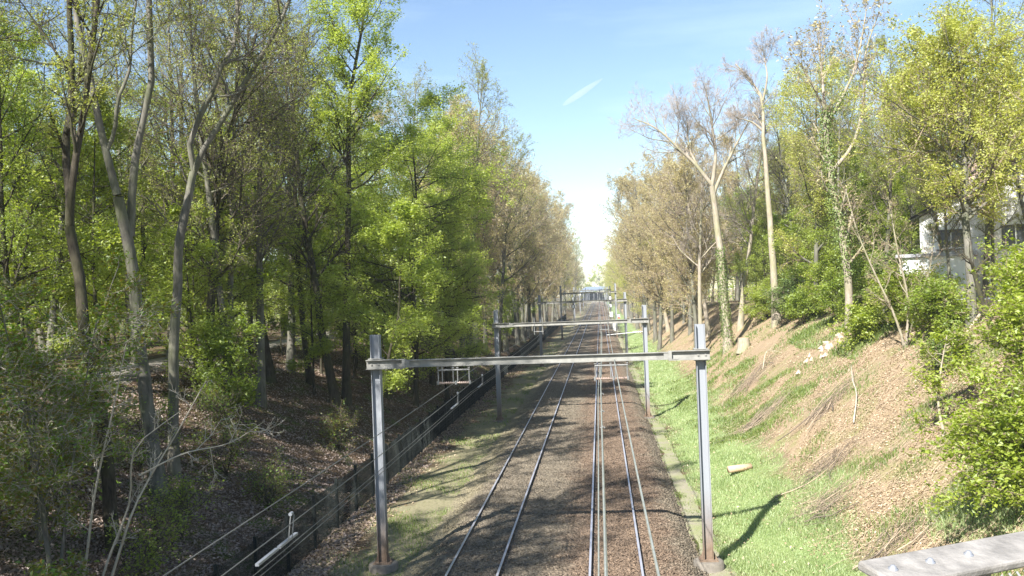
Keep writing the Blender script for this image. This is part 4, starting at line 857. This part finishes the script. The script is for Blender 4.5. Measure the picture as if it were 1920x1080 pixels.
# ------------------------------------------------------------------ things lying on the banks
def stump(x, y, r, h, label):
    t = thing('tree_stump', label, 'stump', (x, y, gz(x, y)))
    mb = MB(); rr = np.random.RandomState(int(x*10+500)); n = 16; a = np.arange(n)*2*math.pi/n; w = 1+rr.normal(0, .06, n)
    V = []
    for q, z in ((1.5, -.25), (1.12, .12), (1.0, h)): V.append(np.stack([r*q*w*np.cos(a), r*q*w*np.sin(a), np.full(n, z)], 1))
    V = np.concatenate(V); Q = [[i*n+j, i*n+(j+1) % n, (i+1)*n+(j+1) % n, (i+1)*n+j] for i in range(2) for j in range(n)]
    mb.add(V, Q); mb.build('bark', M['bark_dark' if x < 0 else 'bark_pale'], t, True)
    c = MB(); top = V[-n:]*np.array([.97, .97, 1]); c.add(np.concatenate([top, [[0, 0, h+.01]]]), None, [[i, (i+1) % n, n] for i in range(n)]); c.build('cut_face', M['cutwood'], t)
stump(-14.4, 57.6, .38, 1.0, 'cut stump with a pale top behind the nearest left post')
stump(10.5, 69, .42, .9, 'reddish sawn stump below the ivy clad bare tree')
lg = thing('cut_log', 'short pale cut log lying in the bright grass', 'log', (5.6, 39.6, gz(5.6, 39.6)+.17), .30)
MB().tube([(-.55, 0, 0), (0, .02, .02), (.5, 0, .05)], [.15, .15, .14], 12).build('bark', M['cutwood'], lg, True)
MB().tube([(.505, 0, .05), (.52, 0, .05)], [.12, .11], 12).build('cut_face', M['bark_pale'], lg)
lg.location.z += .02
def brush(x, y, L_, n, ang, seed, label):
    r = np.random.RandomState(seed); P = []; rad = []
    for i in range(n*3):
        thick = i < n//6; a = ang+r.normal(0, .5 if thick else 1.3); l = L_*(r.uniform(.4, .8) if thick else r.uniform(.10, .34)); cx, cy = x+r.normal(0, L_*.2), y+r.normal(0, L_*.17); h0, h1 = r.uniform(.03, .3), r.uniform(.03, .4); q = []; bow = r.normal(0, .12)*l
        for t in np.linspace(-.5, .5, 5):
            px, py = cx+math.cos(a)*l*t-math.sin(a)*bow*(1-4*t*t)+r.normal(0, .02), cy+math.sin(a)*l*t+math.cos(a)*bow*(1-4*t*t)+r.normal(0, .02); q.append((px, py, gz(px, py)+h0+(h1-h0)*(t+.5)+r.normal(0, .025)))
        P.append(q); rad.append(r.uniform(.012, .026) if thick else r.uniform(.003, .008))
    P = np.array(P); R = np.array(rad)[:, None]*np.linspace(1, .4, 5); V, Q = tubes(P, R, 5)
    o = link('brush_pile', new_mesh('brush_pile', V, Q, None, True, [M['stick'], M['twig_grey']], np.repeat((r.rand(n*3) > .5).astype(int), len(Q)//(n*3)))); return tag(o, label, 'brush pile', 'piles of cut brush')
brush(7.6, 25.6, 2.6, 46, .5, 1, 'long pile of cut branches by the grass, nearest the parapet')
brush(7.0, 30.8, 2.6, 55, .35, 2, 'flat pile of cut branches beside the tip of the post shadow')
brush(8.2, 34.5, 3.0, 55, .35, 3, 'loose brush pile in the middle of the cleared bank')
brush(9.4, 40.5, 3.2, 50, .4, 4, 'scattered brush uphill from the pale log')
brush(7.9, 47.5, 3.5, 80, .6, 5, 'grey brush heap behind the pale log')
brush(9.2, 58, 4.0, 80, .7, 6, 'grey brown brush heap below the sawn stump')
def fallen(pts, r, label, mat='stick', name='fallen_branch', twig=6, seed=0):
    rr = np.random.RandomState(seed); t = thing(name, label, 'branch', (pts[0][0], pts[0][1], gz(*pts[0][:2])))
    P = np.array([(x-pts[0][0], y-pts[0][1], gz(x, y)+h-gz(*pts[0][:2])) for x, y, h in pts]); q = resample(P, 10); R = np.linspace(r, r*.3, 10)
    MB().tube(q, R, 8).build('limb', M[mat], t, True)
    C, RR, _ = spawn(q[None], R[None], twig, .35, 1, .9, flatp, 40, 12, .02, .12, 5, .5, rr, .006); V, Q = tubes(C, RR, 5); link('twig', new_mesh('twig', V, Q, None, True, [M[mat]]), t)
fallen([(13.6, 34.2, 1.3), (12.9, 34.0, 1.0), (12.0, 34.3, .95), (10.9, 34.6, 1.0)], .05, 'pale branch leaning out level over the bramble', seed=1)
fallen([(9.6, 36.5, .15), (10.3, 38.5, .2), (10.7, 40.5, .3), (11.2, 42.5, .5)], .035, 'thin forked pale branch lying up the cleared slope', 'stem_light', seed=2)
fallen([(8.9, 90, .1), (9.9, 88, .2), (11.2, 86, .3)], .12, 'pale fallen trunk lying up the slope near the leaning trunk', 'bark_pale', 'fallen_log', seed=3)
fallen([(9.9, 58, .2), (10.4, 58.5, .9), (11, 58, .3)], .03, 'bent pale stick sticking up below the crest', 'stem_light', seed=4)
def rubble(x, y, n, seed, label):
    r = np.random.RandomState(seed)
    base = np.array([[1, 0, 0], [-1, 0, 0], [0, 1, 0], [0, -1, 0], [0, 0, 1], [0, 0, -1.], [.7, .7, .2], [-.7, .6, .3]]); 
    for i in range(n):
        px, py = x+r.normal(0, .7), y+r.normal(0, .8); s = r.uniform(.10, .27)
        v = base[:6]*s*r.uniform(.6, 1.2, (6, 1))+r.normal(0, .03, (6, 3))
        f = [[0, 2, 4], [2, 1, 4], [1, 3, 4], [3, 0, 4], [2, 0, 5], [1, 2, 5], [3, 1, 5], [0, 3, 5]]
        o = link('rubble_stone', new_mesh('rubble_stone', v, None, f, False, [M['rubble']]), None, (px, py, gz(px, py)+.02)); tag(o, label, 'stone', 'pale stones of the rubble heap')
M['rubble'] = plain_mat('pale_rubble', (.50, .40, .31), .95, 0, .3, 6, .4)
rubble(12.0, 50.0, 26, 3, 'pale rough stone of the rubble heap at the bank crest')

# ------------------------------------------------------------------ woodland path, board and low fence on the left
M['track_dirt'] = plain_mat('trodden_path', (.20, .18, .155), .95, 0, .2, 2, .3)
sheet('woodland_path', np.linspace(-28, -21.5, 12), np.linspace(40, 95, 60), lambda X, Y: height(X, Y)+.05-.2*np.abs((X+24.7+.6*np.sin(Y*.12))/2.4)**4, M['track_dirt'], label='pale path along the top of the left bank')
bd = thing('notice_board', 'small red and white striped board on a post beside the woodland path', 'sign', (-22.6, 56.0, gz(-22.6, 56.0)))
MB().box((0, 0, .6), (.08, .08, 1.2)).build('post', M['bark_dark'], bd)
bb = MB()
for i in range(5): bb.box((0, -.06, 1.02+i*.09), (.5, .03, .085), i % 2)
bb.build('board', [M['white'], M['pale_red'] if 'pale_red' in M else plain_mat('faded_red', (.42, .16, .13), .6)], bd)
wf = thing('wire_fence', 'low post and wire fence edging the woodland path', 'fence', (0, 0, 0))
for i in range(14):
    x, y = -21.3+.15*math.sin(i), 46+i*2.4; MB().box((x, y, gz(x, y)+.5), (.09, .09, 1.3)).build('fence_post', M['bark_dark'], wf)
for hh in (.4, .75, 1.05):
    MB().tube([(-21.3+.15*math.sin(i)+.05, 46+i*2.4, gz(-21.3+.15*math.sin(i), 46+i*2.4)+hh) for i in range(14)], .008, 5).build('wire', M['tubing'], wf)

# ------------------------------------------------------------------ white house on the right
M['wall_white'] = plain_mat('white_render', (.80, .79, .76), .8, 0, .05, 2)
M['roof_grey'] = plain_mat('slate_roof', (.34, .34, .36), .7, 0, .2, 8, .3)
M['glass'] = plain_mat('dark_window_glass', (.10, .11, .12), .2, 0, .1)
M['brick'] = plain_mat('pale_red_brick', (.52, .36, .32), .9, 0, .2, 9, .3)
hx, hy = 21.0, 48.5; hz_ = gz(hx, hy)
ho = thing('white_house', 'white rendered house with grey roof behind the olive maple', 'house', (hx, hy, hz_-.2), -.40)
MB().box((0, 0, 2.4), (8.0, 7, 5.2)).build('wall', M['wall_white'], ho)
MB().box((-3.2, -4.6, 1.4), (3.2, 2.2, 3.2)).build('wall', M['wall_white'], ho)
rf = MB(); rf.prism([(-4.4, 4.9), (0.2, 7.3), (4.4, 4.9), (4.4, 5.05), (.2, 7.5), (-4.4, 5.05)], -3.9, 3.9); rf.prism([(-4.0, 5.0), (.2, 7.28), (4.0, 5.0)], -3.5, 3.5, 1)
rf.T.append(np.array([[0, 1, 2], [3, 5, 4]])+rf.n-6); rf.mt.append(np.ones(2, int)); roof = rf.build('roof', [M['roof_grey'], M['wall_white']], ho); MB().box((-1.6, .5, 7.2), (.7, .7, 1.5)).build('chimney', M['brick'], roof)
MB().box((-3.2, -4.6, 3.09), (3.5, 2.5, .16)).build('roof', M['roof_grey'], ho)
for (x, z, w, h) in ((-2.6, 3.9, 1.1, .9), (.2, 3.9, 1.2, 1.0), (2.7, 3.9, 1.1, 1.0), (.4, 1.3, 1.6, 1.8), (2.9, 1.3, 1.0, 1.9)):
    w_ = MB()
    for s in (-1, 1): w_.box((x+s*(w/2+.03), -3.52, z), (.06, .08, h+.12)); w_.box((x, -3.52, z+s*(h/2+.03)), (w, .08, .06))
    w_.box((x, -3.525, z), (.05, .06, h)); wi = w_.build('window', M['white'], ho); MB().box((x, -3.505, z), (w, .02, h)).build('pane', M['glass'], wi)
    MB().box((x, -3.56, z-h/2-.1), (w+.25, .16, .06)).build('sill', M['concrete'], wi)
gw = thing('garden_wall', 'low pale pinkish brick wall before the white house', 'wall', (15.6, 42.5, gz(15.6, 42.5)-.1), -.12)
MB().box((1, 0, .35), (3.6, .25, 1.1)).build('bricks', M['brick'], gw); MB().box((1, 0, .94), (3.7, .34, .08)).build('coping', M['wall_white'], gw)

# ------------------------------------------------------------------ long grey roof across the far end of the line
M['blue_roof'] = plain_mat('blue_grey_roof', (.20, .25, .32), .6, .1, .12, .4)
st = thing('station_canopy', 'long blue grey roof spanning the far end of the tracks', 'station roof', (-3.0, 600, 0))
MB().prism([(0, 0)]*3, 0, 0) if False else None
V = np.array([[-11.5, 0, 7.2], [11.5, 0, 7.9], [8.5, 26, 10.4], [-6.5, 26, 10.2]]); V2 = V-np.array([0, 0, .35])
MB().add(np.concatenate([V2, V]), [[3, 2, 1, 0], [4, 5, 6, 7], [0, 1, 5, 4], [1, 2, 6, 5], [2, 3, 7, 6], [3, 0, 4, 7]]).build('roof_sheet', M['blue_roof'], st)
for x in (-10.5, -6.2, -1.2, 1.4, 6.0, 10.5): MB().box((x, 1, 3.5), (.3, .3, 6.9)).build('pillar', M['tubing'], st)
MB().box((0, 14, 3.2), (20, .4, 6.2)).build('under_roof_dark', M['black'], st)  # black sheet standing in for the shade beneath the roof

# ------------------------------------------------------------------ parapet of the bridge the camera stands on
M['grille'] = plain_mat('grille_wire', (.22, .23, .22), .6)
M['plank'] = plain_mat('weathered_plank', (.24, .225, .21), .9, 0, .45, 11, .6)
M['bolt'] = plain_mat('bolt_steel', (.26, .27, .30), .45, .3)
pr = thing('bridge_parapet', 'weathered grey parapet rail with bolts over a wire grille at the lower right', 'parapet', (0, 0, 0))
def plank(a, b, name, bolts, w=.105, th=.05):
    a, b = np.array(a), np.array(b); d = b-a; l = np.linalg.norm(d); d /= l; side = norm(np.cross(d, [0, 0, 1.])); up = np.cross(side, d)
    tilt = RAD(80); n = norm(side*math.cos(tilt)+up*math.sin(tilt)); dn = np.cross(n, d); R = np.stack([d, dn, n], 1)
    mb = MB(); c = (a+b)/2; mb.box(c, (l, w, th), 0, R); pk = mb.build(name, M['plank'], pr)
    bev = pk.modifiers.new('bevel', 'BEVEL'); bev.width = .008; bev.segments = 2
    for s in bolts:
        q = a+d*s+n*th/2; bm = MB(); e1, e2 = d, dn; pts = []
        for rr, hh in ((.020, 0), (.020, .003), (.014, .004), (.013, .009), (.007, .013), (.0005, .014)): pts.append((rr*.75, hh))
        ang = np.arange(12)*2*math.pi/12; V = np.concatenate([q+n*hh+rr*(np.cos(ang)[:, None]*e1+np.sin(ang)[:, None]*e2) for rr, hh in pts]); Q = [[i*12+j, i*12+(j+1) % 12, (i+1)*12+(j+1) % 12, (i+1)*12+j] for i in range(len(pts)-1) for j in range(12)]
        bm.add(V, Q).build('bolt', M['bolt'], pk, True)
    return d, n, -dn
A, Bp = (.61, 2.715, 7.275), (2.835, 3.858, 7.275)
d, n, dn = plank(A, Bp, 'rail_plank', (.06, .205, .36, .9, 1.6), .16, .03)
plank((.500, 2.585, 7.262), (-1.6, 1.50, 7.262), 'rail_plank', (.08, .8), .16, .03)
g = MB(); a = np.array(A); hang = norm(dn*.6+np.array([0, 0, -.8]))
for i in range(70):
    p0 = a+d*(.12+i*.032)+dn*.08-n*.02; g.tube([p0, p0+hang*.6+d*.12], .004, 6)
for k in (.1, .3, .5): g.tube([a+d*.1+dn*.08-n*.02+hang*k, a+d*2.4+dn*.08-n*.02+hang*k], .005, 6)
if True: g.build('wire_grille', M['grille'], pr)
pp = MB()
for s in (.4, 2.3): q = a+d*s-n*.08; pp.box((q[0], q[1], 6.8), (.07, .07, .95))
pp.build('parapet_post', M['plank'], pr)

# ------------------------------------------------------------------ air
def haze():
    m = bpy.data.materials.new('haze_air'); m.use_nodes = True; N = m.node_tree.nodes; L = m.node_tree.links; N.clear()
    out = N.new('ShaderNodeOutputMaterial'); v = N.new('ShaderNodeVolumePrincipled'); v.inputs['Color'].default_value = (.84, .92, 1, 1); v.inputs['Density'].default_value = .0003
    v.inputs['Anisotropy'].default_value = 0
    L.new(v.outputs[0], out.inputs['Volume'])
    o = MB().box((0, 600, 19.5), (1900, 1360, 43)).build('haze', m); tag(o, 'thin spring haze paling the far trees', None, None, 'stuff')
haze()

# ------------------------------------------------------------------ contrail high in the sky
def contrail():
    m = bpy.data.materials.new('contrail_ice'); m.use_nodes = True; N = m.node_tree.nodes; L = m.node_tree.links; N.clear()
    out = N.new('ShaderNodeOutputMaterial'); v = N.new('ShaderNodeVolumePrincipled'); v.inputs['Color'].default_value = (1, 1, 1, 1); v.inputs['Density'].default_value = .013
    L.new(v.outputs[0], out.inputs['Volume'])
    a, b = np.array([-99., 3000, 629]), np.array([36., 3050, 722]); k = 14; t = np.linspace(0, 1, k); P = a+(b-a)*t[:, None]; R = 11*np.sin(np.pi*np.clip(.06+.9*t**.8, 0, 1))**.7+.5
    mb = MB(); mb.tube(P, R, 12, cap=True); o = mb.build('contrail', m, None, True); tag(o, 'short white contrail streak in the blue sky above the line', 'contrail')
contrail()
